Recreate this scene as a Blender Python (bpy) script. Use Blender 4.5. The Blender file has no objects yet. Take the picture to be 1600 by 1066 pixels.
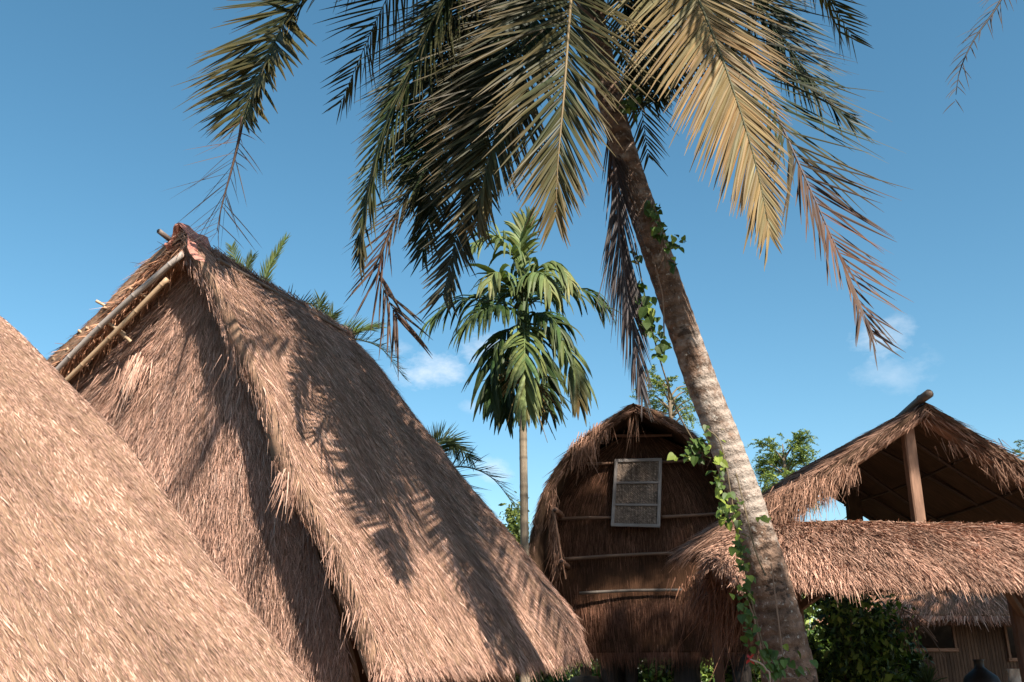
import bpy, math
import numpy as np
from mathutils import Vector
rad = math.radians
rng = np.random.default_rng(7)
scene = bpy.context.scene
COL = scene.collection

# ---------------- camera ----------------
cam_d = bpy.data.cameras.new('camera'); cam_d.lens = 32.0; cam_d.sensor_width = 36.0
cam_d.clip_start = .05; cam_d.clip_end = 3000
cam = bpy.data.objects.new('camera', cam_d); COL.objects.link(cam)
cam.location = (0, 0, 1.6); cam.rotation_euler = (rad(90+20), 0, 0)
scene.camera = cam

# ---------------- sky, sun, exposure ----------------
SUN_AZ, SUN_EL = 151.0, 41.0          # azimuth clockwise from +Y
w = bpy.data.worlds.new('World'); scene.world = w; w.use_nodes = True
nt = w.node_tree; N = nt.nodes; Lk = nt.links; N.clear()
wo = N.new('ShaderNodeOutputWorld'); bg = N.new('ShaderNodeBackground')
sky = N.new('ShaderNodeTexSky'); sky.sky_type = 'NISHITA'; sky.sun_disc = False
sky.sun_elevation = rad(SUN_EL); sky.sun_rotation = rad(SUN_AZ)
sky.air_density = 1.0; sky.dust_density = .7; sky.ozone_density = 1.6; sky.altitude = 20
bg.inputs['Strength'].default_value = .093
tc = N.new('ShaderNodeTexCoord')
hs = N.new('ShaderNodeHueSaturation'); hs.inputs['Hue'].default_value = .480; hs.inputs['Saturation'].default_value = 1.2
Lk.new(sky.outputs[0], hs.inputs['Color'])
cur = hs.outputs[0]
def wm(op, a, b=None, clamp=False):
    n = N.new('ShaderNodeMath'); n.operation = op; n.use_clamp = clamp
    for i, q in enumerate((a, b)):
        if q is None: continue
        if isinstance(q, (int, float)): n.inputs[i].default_value = q
        else: Lk.new(q, n.inputs[i])
    return n.outputs[0]
def cdir(x, y):
    c, s = math.cos(rad(20)), math.sin(rad(20))
    return Vector((x-800, 1422*c+(y-533)*s, 1422*s-(y-533)*c)).normalized()
nz = N.new('ShaderNodeTexNoise'); nz.inputs['Scale'].default_value = 20; nz.inputs['Detail'].default_value = 9; nz.inputs['Roughness'].default_value = .66
mpn = N.new('ShaderNodeMapping'); mpn.inputs['Scale'].default_value = (1, 1, 1.7)
Lk.new(tc.outputs['Generated'], mpn.inputs['Vector']); Lk.new(mpn.outputs[0], nz.inputs['Vector'])
for (cx, cy, r_, k_) in [(672, 580, .056, 1.0), (762, 545, .05, 1.0), (766, 733, .036, .75), (738, 632, .022, .4), (622, 545, .03, .5), (1378, 530, .055, .6), (1395, 585, .06, .35)]:
    d = cdir(cx, cy)
    sb = N.new('ShaderNodeVectorMath'); sb.operation = 'SUBTRACT'; Lk.new(tc.outputs['Generated'], sb.inputs[0]); sb.inputs[1].default_value = d
    sc = N.new('ShaderNodeVectorMath'); sc.operation = 'MULTIPLY'; Lk.new(sb.outputs[0], sc.inputs[0]); sc.inputs[1].default_value = (1, 1, 1.8)
    ln = N.new('ShaderNodeVectorMath'); ln.operation = 'LENGTH'; Lk.new(sc.outputs[0], ln.inputs[0])
    m = wm('SUBTRACT', 1.0, wm('DIVIDE', ln.outputs['Value'], r_), True)      # 1 at the cloud's centre
    t = wm('SUBTRACT', wm('ADD', wm('MULTIPLY', m, .9), wm('MULTIPLY', nz.outputs[0], 2.0)), 1.24)
    f = wm('MULTIPLY', wm('MULTIPLY', wm('MULTIPLY', t, 1.1, True), wm('MULTIPLY', m, 3.0, True)), k_*.75)
    mx = N.new('ShaderNodeMixRGB'); Lk.new(f, mx.inputs[0]); Lk.new(cur, mx.inputs[1]); mx.inputs[2].default_value = (6.4, 6.6, 7.0, 1)
    cur = mx.outputs[0]
Lk.new(cur, bg.inputs['Color']); Lk.new(bg.outputs[0], wo.inputs['Surface'])
sd = bpy.data.lights.new('sun', 'SUN'); sd.energy = 5.0; sd.angle = rad(.55); sd.color = (1, .91, .79)
sun = bpy.data.objects.new('sun', sd); COL.objects.link(sun)
ld = Vector((math.sin(rad(SUN_AZ))*math.cos(rad(SUN_EL)), math.cos(rad(SUN_AZ))*math.cos(rad(SUN_EL)), math.sin(rad(SUN_EL))))
sun.rotation_euler = ld.to_track_quat('Z', 'Y').to_euler(); sun.location = (12, -16, 20)
vs = scene.view_settings
vs.view_transform = 'Standard'; vs.look = 'None'; vs.exposure = .97; vs.gamma = 1
scene.render.engine = 'CYCLES'

# ---------------- helpers ----------------
def P(x, y, Y):
    """the point at forward distance Y seen at photo pixel (x, y)"""
    c, s = math.cos(rad(20)), math.sin(rad(20))
    dx, dy, dz = x-800, 1422*c+(y-533)*s, 1422*s-(y-533)*c
    k = Y/dy
    return np.array([dx*k, Y, dz*k+1.6])
class Frame:
    """local frame of a house: a along the ridge (away), w to the right, z up"""
    def __init__(s, ox, oy, az):
        s.o = np.array([ox, oy, 0.]); s.r = np.array([math.sin(rad(az)), math.cos(rad(az)), 0]); s.s = np.array([math.cos(rad(az)), -math.sin(rad(az)), 0])
    def __call__(s, a, w, z): return s.o+s.r*a+s.s*w+np.array([0, 0, z])
    def pix(s, x, y, a):
        c, q = math.cos(rad(20)), math.sin(rad(20))
        d = np.array([x-800, 1422*c+(y-533)*q, 1422*q-(y-533)*c])
        k = (s.o@s.r+a)/(d@s.r)
        return d*k+np.array([0, 0, 1.6])
def nrm(v): return v/np.maximum(np.linalg.norm(v, axis=-1, keepdims=True), 1e-9)
def cr(pts, n):
    """Catmull-Rom through pts (K, ..., 3), resampled to n rows"""
    p = np.asarray(pts, float); K = len(p)
    t = np.linspace(0, K-1, n); i = np.minimum(t.astype(int), K-2); f = (t-i).reshape((-1,)+(1,)*(p.ndim-1))
    g = lambda j: p[np.clip(j, 0, K-1)]
    p0 = np.where((i == 0).reshape(f.shape), 2*g(i)-g(i+1), g(i-1)); p3 = np.where((i == K-2).reshape(f.shape), 2*g(i+1)-g(i), g(i+2)); p1, p2 = g(i), g(i+1)
    return .5*((2*p1)+(-p0+p2)*f+(2*p0-5*p1+4*p2-p3)*f**2+(-p0+3*p1-3*p2+p3)*f**3)
OFF = {}
class Geo:
    def __init__(s): s.v = []; s.f = []; s.c = []; s.b = []; s.sm = []; s.n = 0
    def add(s, v, f, col, fib=None, smooth=False):
        v = np.asarray(v, float).reshape(-1, 3); f = np.asarray(f, int).reshape(-1, 4)
        c = np.broadcast_to(np.asarray(col, float), v.shape) if np.ndim(col) < 2 else np.asarray(col, float).reshape(-1, 3)
        s.v.append(v); s.f.append(f+s.n); s.c.append(c); s.b.append(v*1.0 if fib is None else np.asarray(fib, float).reshape(-1, 3))
        s.sm.append(np.full(len(f), smooth)); s.n += len(v)
    def build(s, name, mat, parent=None, label=None, cat=None, group=None, kind=None, origin=None):
        v = np.concatenate(s.v); f = np.concatenate(s.f); c = np.concatenate(s.c); b = np.concatenate(s.b); sm = np.concatenate(s.sm)
        if parent is not None: off = OFF[parent.name]
        else: off = np.array(origin if origin is not None else [v[:, 0].mean(), v[:, 1].mean(), v[:, 2].min()], float)
        v = v-off
        me = bpy.data.meshes.new(name); me.vertices.add(len(v)); me.vertices.foreach_set('co', v.ravel())
        me.loops.add(len(f)*4); me.loops.foreach_set('vertex_index', f.ravel().astype(np.int32))
        me.polygons.add(len(f)); me.polygons.foreach_set('loop_start', np.arange(0, len(f)*4, 4, dtype=np.int32))
        me.polygons.foreach_set('use_smooth', sm)
        a = me.attributes.new('col', 'FLOAT_COLOR', 'POINT'); a.data.foreach_set('color', np.c_[c, np.ones(len(c))].ravel())
        a = me.attributes.new('fib', 'FLOAT_VECTOR', 'POINT'); a.data.foreach_set('vector', b.ravel())
        me.update(); me.validate()
        me.materials.append(mat)
        o = bpy.data.objects.new(name, me); COL.objects.link(o)
        if parent is not None: o.parent = parent; OFF[o.name] = off
        else: o.location = off; OFF[o.name] = off
        tag(o, label, cat, group, kind)
        return o
def tag(o, label=None, cat=None, group=None, kind=None):
    if label: o['label'] = label
    if cat: o['category'] = cat
    if group: o['group'] = group
    if kind: o['kind'] = kind
def thing(name, loc, label, cat, group=None):
    o = bpy.data.objects.new(name, None); o.empty_display_size = .3; COL.objects.link(o); o.location = loc
    OFF[o.name] = np.array(loc, float); tag(o, label, cat, group); return o
def tube(g, pts, r, col, n=10, m=None, smooth=True, caps=True):
    """tapered tube through pts; r: number or list"""
    pts = np.asarray(pts, float); K = len(pts)
    r = np.broadcast_to(np.asarray(r, float), (K,)).copy()
    if m: pts = cr(pts, m); r = cr(r[:, None], m)[:, 0]; K = m
    T = nrm(np.gradient(pts, axis=0)); up = np.array([0, 0, 1.]) if abs(T[0, 2]) < .9 else np.array([1., 0, 0])
    A = np.zeros_like(T); a = nrm(np.cross(up, T[0]))
    for i in range(K):
        a = nrm(a-T[i]*(a@T[i])); A[i] = a
    B = np.cross(T, A); th = np.arange(n)/n*2*math.pi
    ring = pts[:, None]+r[:, None, None]*(np.cos(th)[None, :, None]*A[:, None]+np.sin(th)[None, :, None]*B[:, None])
    if caps:
        ring = np.concatenate([pts[None, :1]+(ring[:1]-pts[:1, None])*.02, ring, pts[None, -1:]+(ring[-1:]-pts[-1:, None])*.02]); K += 2
    idx = np.arange(K*n).reshape(K, n)
    f = np.stack([idx[:-1], np.roll(idx[:-1], -1, 1), np.roll(idx[1:], -1, 1), idx[1:]], -1).reshape(-1, 4)
    L = np.concatenate([[0], np.cumsum(np.linalg.norm(np.diff(ring.mean(1), axis=0), axis=1))])
    fib = np.stack([np.broadcast_to(np.arange(n)/n, (K, n)), np.broadcast_to(L[:, None], (K, n)), np.zeros((K, n))], -1)
    if np.ndim(col) == 2:
        c = cr(np.asarray(col, float), K)[:, None].repeat(n, 1)
    else: c = np.broadcast_to(col, (K, n, 3))
    g.add(ring, f, c.reshape(-1, 3), fib, smooth)
def bamboo(g, p0, p1, r, col, sag=0, n=10, seg=.32):
    p0, p1 = np.array(p0, float), np.array(p1, float); L = np.linalg.norm(p1-p0); k = max(2, int(L/seg)); pts = []; rr = []
    ph = rng.random()*.5
    bend = rng.normal(0, .012, 3)*L
    for i in range(k+1):
        t0 = min(1, max(0, (i+ph)/k))
        for d, q in ((-.05, 1), (-.012, 1.03), (0, 1.13), (.012, 1.03), (.05, .98)):
            t = t0+d*seg/L*1.2
            if 0 <= t <= 1: pts.append(p0+(p1-p0)*t+bend*math.sin(math.pi*t)-np.array([0, 0, sag*math.sin(math.pi*t)])); rr.append(r*q*(1-.15*t))
    pts = [p0]+pts+[p1]; rr = [r]+rr+[r*.85]
    c = np.array(col)*np.clip(rng.normal(1, .1, (len(pts), 1)), .7, 1.3)
    tube(g, pts, rr, np.array(col) if True else c, n=n)
def box(g, p0, p1, w, h, col, up=(0, 0, 1), bevel=.12):
    """a beam from p0 to p1, w wide and h high, with chamfered edges"""
    p0, p1 = np.array(p0, float), np.array(p1, float); T = nrm(p1-p0); A = nrm(np.cross(T, up)); B = np.cross(A, T)
    b = min(w, h)*bevel; q = [(w/2, h/2-b), (w/2-b, h/2), (-w/2+b, h/2), (-w/2, h/2-b), (-w/2, -h/2+b), (-w/2+b, -h/2), (w/2-b, -h/2), (w/2, -h/2+b)]
    R = []
    for p, s_ in ((p0, .01), (p0, 1), (p1, 1), (p1, .01)): R.append([p+A*x*s_+B*y*s_ for x, y in q])
    R = np.array(R); idx = np.arange(32).reshape(4, 8)
    f = np.stack([idx[:-1], np.roll(idx[:-1], -1, 1), np.roll(idx[1:], -1, 1), idx[1:]], -1).reshape(-1, 4)
    L = np.linalg.norm(p1-p0); fib = np.zeros((4, 8, 3)); fib[:, :, 0] = np.arange(8)*.05+rng.random()*5; fib[2:, :, 1] = L
    g.add(R, f, col, fib)
def ribbons(g, root, D, Nn, L, W, col, droop=0, segs=2, roll=None, tip=.25, across=2, fold=.35, taper=None):
    """many curved blades at once. root, D, Nn: (n, 3)"""
    n = len(root); L = np.broadcast_to(L, (n,))[:, None]; W = np.broadcast_to(W, (n,))[:, None]
    droop = np.broadcast_to(droop, (n,))[:, None]
    D = nrm(D); S = nrm(np.cross(D, Nn))
    if roll is not None:
        Nr = nrm(np.cross(S, D)); S = S*np.cos(roll)[:, None]+Nr*np.sin(roll)[:, None]
    rows = []; p = root.copy(); d = D.copy(); g_ = np.array([0, 0, -1.])
    for k in range(segs+1):
        t = k/segs
        wk = W*(taper(t) if taper else (1-(1-tip)*t))
        Sd = nrm(S-d*(S*d).sum(1, keepdims=True))
        if across == 2: rows.append(np.stack([p-Sd*wk/2, p+Sd*wk/2], 1))
        else:
            Nd = np.cross(Sd, d); rows.append(np.stack([p-Sd*wk/2-Nd*wk*fold, p, p+Sd*wk/2-Nd*wk*fold], 1))
        d = nrm(d+g_*droop/segs*(.5+t)); p = p+d*L/segs
    V = np.stack(rows, 1)                       # n, segs+1, across, 3
    a = across; idx = np.arange(n*(segs+1)*a).reshape(n, segs+1, a)
    f = np.stack([idx[:, :-1, :-1], idx[:, :-1, 1:], idx[:, 1:, 1:], idx[:, 1:, :-1]], -1).reshape(-1, 4)
    if col.ndim == 2: c = np.broadcast_to(col[:, None, None], V.shape)
    else: c = np.broadcast_to(cr(col.transpose(1, 0, 2), segs+1).transpose(1, 0, 2)[:, :, None], V.shape)   # n, k, 3 along the blade
    fib = np.zeros(V.shape); fib[..., 0] = np.linspace(0, .01, a)[None, None]+rng.random((n, 1, 1))*40; fib[..., 1] = np.linspace(0, 1, segs+1)[None, :, None]*L[:, :, None]
    g.add(V, f, c.reshape(-1, 3), fib)
STRAW = np.array([[.67, .42, .32], [.57, .345, .258], [.48, .284, .208], [.35, .2, .144], [.19, .106, .075], [.71, .47, .37]])
def straw_cols(n, tone=1.0, probs=(.2, .28, .24, .15, .06, .07), tint=(1, 1, 1)):
    c = STRAW[rng.choice(6, n, p=probs)]*rng.normal(1, .09, (n, 1))*np.array(tint)*tone
    return np.clip(c, .008, .8)
def lump(u, v, seed, amp):
    r = np.random.default_rng(seed); z = np.zeros_like(u)
    for k in range(14):
        fu = r.uniform(1, 14); fv = r.uniform(.2, 2.2); z += np.sin(u*fu*6.28/3+v*fv*3+r.uniform(0, 6.28))*r.uniform(.3, 1)/(1+fu*.12)
    return z*amp/4
def thatch(g, G, hint=(0, 0, 1), thick=.2, n=20000, L=.16, W=.010, lift=.12, spread=.22, tone=1., tint=(1, 1, 1), amp=.03, seed=1,
           fringe=2500, fringeL=.3, verge=(1500, 0), vergeL=.22, vdir=None, probs=(.2, .28, .24, .15, .06, .07), sweep=(0, 0, 0), rl=.75, baset=1., vergedroop=.5):
    """a thatched surface: G (nu, nv, 3), v runs down the slope"""
    nu, nv = G.shape[:2]; hint = np.array(hint, float)
    def normals(G):
        du = np.gradient(G, axis=0); dv = np.gradient(G, axis=1); q = nrm(np.cross(du, dv))
        return q
    Nn = normals(G)
    if (Nn.mean((0, 1))@hint) < 0: Nn = -Nn; flip = True
    else: flip = False
    u = np.linspace(0, 1, nu)[:, None].repeat(nv, 1); v = np.linspace(0, 1, nv)[None].repeat(nu, 0)
    wlen = np.linalg.norm(np.diff(G[:, nv//2], axis=0), axis=1).sum(); vlen = np.linalg.norm(np.diff(G[nu//2], axis=0), axis=1).sum()
    G = G+Nn*lump(u*wlen, v*vlen, seed, amp)[..., None]
    Nn = normals(G)*(-1 if flip else 1)
    bot = G-Nn*thick*np.clip(.35+v*1.2, .35, 1)[..., None]
    fib = np.stack([u*wlen, v*vlen, u*0], -1)
    base = np.array([.17, .105, .068])*tone*baset*np.array(tint)  # underlayer coloured darker than the straws, as shade painted between them
    V = np.concatenate([G.reshape(-1, 3), bot.reshape(-1, 3)]); idx = np.arange(nu*nv).reshape(nu, nv)
    q = lambda i: np.stack([i[:-1, :-1], i[1:, :-1], i[1:, 1:], i[:-1, 1:]], -1).reshape(-1, 4)
    f = [q(idx), q(idx+nu*nv)[:, ::-1]]
    for line in (idx[0], idx[-1], idx[:, 0], idx[:, -1]):
        f.append(np.stack([line[:-1], line[1:], line[1:]+nu*nv, line[:-1]+nu*nv], -1))
    g.add(V, np.concatenate(f), base, np.concatenate([fib.reshape(-1, 3)]*2), True)
    def samp(A, uu, vv):
        x = uu*(nu-1); y = vv*(nv-1); i = np.minimum(x.astype(int), nu-2); j = np.minimum(y.astype(int), nv-2); fx = (x-i)[:, None]; fy = (y-j)[:, None]
        return A[i, j]*(1-fx)*(1-fy)+A[i+1, j]*fx*(1-fy)+A[i, j+1]*(1-fx)*fy+A[i+1, j+1]*fx*fy
    dU = nrm(np.gradient(G, axis=0)); dV = nrm(np.gradient(G, axis=1)); sweep = np.array(sweep, float)
    # area-weighted choice of places
    cell = np.linalg.norm(np.cross(np.diff(G, axis=0)[:, :-1], np.diff(G, axis=1)[:-1]), axis=-1).ravel(); cell /= cell.sum()
    def put(uu, vv, L_, W_, lift_, sp, drp, extra=None, tn=1., pr=probs):
        m = len(uu); p = samp(G, uu, vv); nn = nrm(samp(Nn, uu, vv)); d = samp(dV, uu, vv); e = samp(dU, uu, vv)
        # neighbouring straws lean together
        cl = np.sin(uu*wlen*9+vv*vlen*5+np.sin(vv*vlen*7+uu*wlen*3)*1.5)*.5+np.sin(uu*wlen*23-vv*vlen*11)*.3
        D = d+e*(rng.normal(0, sp, (m, 1))+cl[:, None]*sp*.7)+nn*np.abs(rng.normal(lift_, lift_*.7, (m, 1)))+sweep
        if extra is not None: D = D+extra
        ll = L_*np.clip(rng.lognormal(0, .35, m), .4, 2.3); ww = W_*np.clip(rng.lognormal(0, .35, m), .4, 2.2)
        c = straw_cols(m, tone*tn, pr, tint)*np.clip(1+cl*.10+lump(uu*wlen*.9, vv*vlen*.6, seed+5, .36), .6, 1.35)[:, None]
        ribbons(g, p-nn*min(.012, .04*L_ if np.ndim(L_) == 0 else .012), D, nn, ll, ww, c, droop=drp, segs=2, roll=rng.normal(0, rl, m))
    if n:
        k = rng.choice(len(cell), n, p=cell); i, j = k//(nv-1), k % (nv-1)
        put((i+rng.random(n))/(nu-1), (j+rng.random(n))/(nv-1)*.995, L, W, lift, spread, .15)
    if fringe:
        uu = rng.random(fringe); vv = 1-np.abs(rng.normal(0, .02, fringe)); L_ = fringeL*(.75+.35*np.sin(uu*wlen*11)*np.sin(uu*wlen*4.3+1))
        put(uu, np.clip(vv, 0, 1), L_, W*1.0, .05, spread*1.1, .55, tn=.95)
        k2 = fringe//2; uu = rng.random(k2); p = samp(G, uu, np.ones(k2))-samp(Nn, uu, np.ones(k2))*rng.random((k2, 1))*thick; d = samp(dV, uu, np.ones(k2))
        ribbons(g, p, d+rng.normal(0, .15, (k2, 3)), samp(Nn, uu, np.ones(k2)), fringeL*.6*rng.lognormal(0, .3, k2), W, straw_cols(k2, tone*.8, probs, tint), droop=.5, roll=rng.normal(0, 1, k2))
    for side, cnt in ((0., verge[0]), (1., verge[1])):
        if not cnt: continue
        vv = rng.random(cnt); uu = np.full(cnt, side); e = samp(dU, uu, vv)*(-1 if side == 0 else 1); dp = rng.random((cnt, 1))
        p = samp(G, uu, vv)-samp(Nn, uu, vv)*dp*thick*.9-e*rng.random((cnt, 1))*.10
        d = samp(dV, uu, vv)
        D = d*.9+e*np.abs(rng.normal(.14, .16, (cnt, 1)))+rng.normal(0, .11, (cnt, 3))
        ribbons(g, p, D, samp(Nn, uu, vv), vergeL*rng.lognormal(0, .35, cnt), W*.9*rng.lognormal(0, .3, cnt), straw_cols(cnt, tone*.95, probs, tint), droop=vergedroop, segs=3, roll=rng.normal(0, .9, cnt))
    return G, Nn
def grid(stations, nu, nv):
    S = [cr(s, nv) for s in stations]; return cr(np.array(S), nu)

# ---------------- materials ----------------
def mat(name, rough=.8, spec=.25, noise=(60, 5, 1), amt=.35, bump=.0, trans=0., coord='fib', big=0., detail=4, trans_tint=(1.0, 1.05, .5)):
    m = bpy.data.materials.new(name); m.use_nodes = True; t = m.node_tree; n = t.nodes; l = t.links
    b = n['Principled BSDF']; b.inputs['Roughness'].default_value = rough; b.inputs['Specular IOR Level'].default_value = spec
    at = n.new('ShaderNodeAttribute'); at.attribute_name = 'col'; fb = n.new('ShaderNodeAttribute'); fb.attribute_name = 'fib'
    mp = n.new('ShaderNodeMapping'); mp.inputs['Scale'].default_value = noise
    tcn = n.new('ShaderNodeTexCoord')
    l.new(fb.outputs['Vector'] if coord == 'fib' else tcn.outputs['Object'], mp.inputs['Vector'])
    nz = n.new('ShaderNodeTexNoise'); nz.inputs['Scale'].default_value = 1; nz.inputs['Detail'].default_value = detail; nz.inputs['Roughness'].default_value = .6; l.new(mp.outputs[0], nz.inputs['Vector'])
    mr = n.new('ShaderNodeMapRange'); mr.inputs[1].default_value = .3; mr.inputs[2].default_value = .7; mr.inputs[3].default_value = 1-amt; mr.inputs[4].default_value = 1+amt; l.new(nz.outputs[0], mr.inputs[0])
    mu = n.new('ShaderNodeVectorMath'); mu.operation = 'MULTIPLY'; l.new(at.outputs['Color'], mu.inputs[0]); l.new(mr.outputs[0], mu.inputs[1])
    out = mu.outputs[0]
    if big:
        n2 = n.new('ShaderNodeTexNoise'); n2.inputs['Scale'].default_value = 2.2; n2.inputs['Detail'].default_value = 5; l.new(tcn.outputs['Object'], n2.inputs['Vector'])
        m2 = n.new('ShaderNodeMapRange'); m2.inputs[1].default_value = .35; m2.inputs[2].default_value = .65; m2.inputs[3].default_value = 1-big; m2.inputs[4].default_value = 1+big*.6; l.new(n2.outputs[0], m2.inputs[0])
        v2 = n.new('ShaderNodeVectorMath'); v2.operation = 'MULTIPLY'; l.new(out, v2.inputs[0]); l.new(m2.outputs[0], v2.inputs[1]); out = v2.outputs[0]
    l.new(out, b.inputs['Base Color'])
    if bump:
        bp = n.new('ShaderNodeBump'); bp.inputs['Strength'].default_value = bump; bp.inputs['Distance'].default_value = .02; l.new(nz.outputs[0], bp.inputs['Height']); l.new(bp.outputs[0], b.inputs['Normal'])
    if trans:
        tr = n.new('ShaderNodeBsdfTranslucent'); tm = n.new('ShaderNodeVectorMath'); tm.operation = 'MULTIPLY'; l.new(out, tm.inputs[0]); tm.inputs[1].default_value = trans_tint
        l.new(tm.outputs[0], tr.inputs['Color']); mx = n.new('ShaderNodeMixShader'); mx.inputs[0].default_value = trans
        l.new(b.outputs[0], mx.inputs[1]); l.new(tr.outputs[0], mx.inputs[2]); l.new(mx.outputs[0], n['Material Output'].inputs['Surface'])
    return m
M_straw = mat('straw_thatch', .8, .2, (70, 5, 1), .45, .8, big=.12)
M_old = mat('old_brown_thatch', .9, .1, (80, 4, 1), .5, .7, big=.25)
M_bam = mat('bamboo', .5, .35, (14, 3, 1), .25, .1, big=.2)
M_wood = mat('timber', .75, .25, (30, 2.5, 1), .4, .4, big=.2)
M_leaf = mat('palm_leaf', .5, .25, (60, 3, 1), .2, 0, trans=.22)
M_dry = mat('dry_palm_leaf', .6, .3, (60, 3, 1), .3, 0, trans=.15, trans_tint=(1, .8, .5))
M_green = mat('broad_leaf', .5, .35, (20, 20, 1), .2, 0, trans=.3)
M_cloth = mat('sheet', .6, .3, (12, 12, 12), .25, .3, coord='obj')
# trunk bark: brown with rings, pale lichen blotches, held back at the foot to paint its shade, dark spots
def bark():
    m = bpy.data.materials.new('coconut_bark'); m.use_nodes = True; t = m.node_tree; n = t.nodes; l = t.links; b = n['Principled BSDF']; b.inputs['Roughness'].default_value = .9; b.inputs['Specular IOR Level'].default_value = .15
    fb = n.new('ShaderNodeAttribute'); fb.attribute_name = 'fib'; tc = n.new('ShaderNodeTexCoord'); at = n.new('ShaderNodeAttribute'); at.attribute_name = 'col'
    def noise(s, d, src=tc.outputs['Object'], sc=(1, 1, 1), rough=.6):
        mp = n.new('ShaderNodeMapping'); mp.inputs['Scale'].default_value = sc; l.new(src, mp.inputs['Vector'])
        q = n.new('ShaderNodeTexNoise'); q.inputs['Scale'].default_value = s; q.inputs['Detail'].default_value = d; q.inputs['Roughness'].default_value = rough; l.new(mp.outputs[0], q.inputs['Vector']); return q.outputs[0]
    def rng_(x, a, b_, c=0., d=1.):
        q = n.new('ShaderNodeMapRange'); q.inputs[1].default_value = a; q.inputs[2].default_value = b_; q.inputs[3].default_value = c; q.inputs[4].default_value = d; l.new(x, q.inputs[0]); return q.outputs[0]
    def mix(f, a, b_):
        q = n.new('ShaderNodeMixRGB'); l.new(f, q.inputs[0])
        for i, x in ((1, a), (2, b_)):
            if isinstance(x, tuple): q.inputs[i].default_value = x+(1,)
            else: l.new(x, q.inputs[i])
        return q.outputs[0]
    def add(a, b_, op='ADD'):
        q = n.new('ShaderNodeMath'); q.operation = op
        for i, x in enumerate((a, b_)):
            if isinstance(x, float): q.inputs[i].default_value = x
            else: l.new(x, q.inputs[i])
        return q.outputs[0]
    base = mix(rng_(noise(9, 6), .35, .65), (.11, .07, .05), (.30, .195, .14))
    sx = n.new('ShaderNodeSeparateColor'); l.new(at.outputs['Color'], sx.inputs[0])      # red channel of col = lichen amount, lowered at the foot as painted shade
    pale = rng_(add(noise(7, 8, rough=.7), sx.outputs[0]), .80, .95)
    c = mix(pale, base, (.43, .355, .30))
    spots = rng_(noise(26, 5, rough=.65), .60, .66)
    c = mix(add(spots, .75, 'MULTIPLY'), c, (.55, .50, .44))
    darks = rng_(add(noise(13, 4, sc=(1, 1, 1.8)), noise(2.2, 2), 'MULTIPLY'), .33, .37)
    c = mix(add(darks, .8, 'MULTIPLY'), c, (.05, .035, .028))
    yel = rng_(noise(4.1, 5, sc=(1, 1, 3)), .70, .74); c = mix(add(yel, .5, 'MULTIPLY'), c, (.38, .34, .06))
    wv = n.new('ShaderNodeTexWave'); wv.bands_direction = 'Y'; wv.inputs['Scale'].default_value = 3.6; wv.inputs['Distortion'].default_value = 1.2; wv.inputs['Detail'].default_value = 3; l.new(fb.outputs['Vector'], wv.inputs['Vector'])
    rm = n.new('ShaderNodeVectorMath'); rm.operation = 'SCALE'; l.new(c, rm.inputs[0]); l.new(rng_(wv.outputs['Fac'], .05, .4, .76, 1.0), rm.inputs['Scale']); l.new(rm.outputs[0], b.inputs['Base Color'])
    bp = n.new('ShaderNodeBump'); bp.inputs['Strength'].default_value = 1.0; bp.inputs['Distance'].default_value = .03
    l.new(add(add(wv.outputs['Fac'], .35, 'MULTIPLY'), add(noise(30, 6), 1.2, 'MULTIPLY')), bp.inputs['Height']); l.new(bp.outputs[0], b.inputs['Normal'])
    return m
M_bark = bark()
def ground_mat():
    m = bpy.data.materials.new('dirt'); m.use_nodes = True; t = m.node_tree; n = t.nodes; l = t.links; b = n['Principled BSDF']; b.inputs['Roughness'].default_value = .95
    tc = n.new('ShaderNodeTexCoord'); q = n.new('ShaderNodeTexNoise'); q.inputs['Scale'].default_value = .8; q.inputs['Detail'].default_value = 10; l.new(tc.outputs['Object'], q.inputs['Vector'])
    r = n.new('ShaderNodeValToRGB'); r.color_ramp.elements[0].color = (.10, .07, .045, 1); r.color_ramp.elements[1].color = (.22, .16, .11, 1); r.color_ramp.elements[0].position = .35; r.color_ramp.elements[1].position = .65
    l.new(q.outputs[0], r.inputs[0]); l.new(r.outputs[0], b.inputs['Base Color'])
    bp = n.new('ShaderNodeBump'); bp.inputs['Strength'].default_value = .4; l.new(q.outputs[0], bp.inputs['Height']); l.new(bp.outputs[0], b.inputs['Normal']); return m

# ---------------- ground ----------------
g = Geo(); k = 41; xs = np.sign(np.linspace(-1, 1, k))*np.abs(np.linspace(-1, 1, k))**3*900
X, Y = np.meshgrid(xs, xs, indexing='ij'); Z = np.where(np.hypot(X, Y) > 20, 0, .03*np.sin(X*.7)*np.sin(Y*.9))-.03
idx = np.arange(k*k).reshape(k, k)
g.add(np.stack([X, Y, Z], -1), np.stack([idx[:-1, :-1], idx[1:, :-1], idx[1:, 1:], idx[:-1, 1:]], -1), (.2, .15, .1), smooth=True)
g.build('ground', ground_mat(), kind='structure', label='brown dirt ground under the huts', origin=(0, 0, 0))

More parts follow.
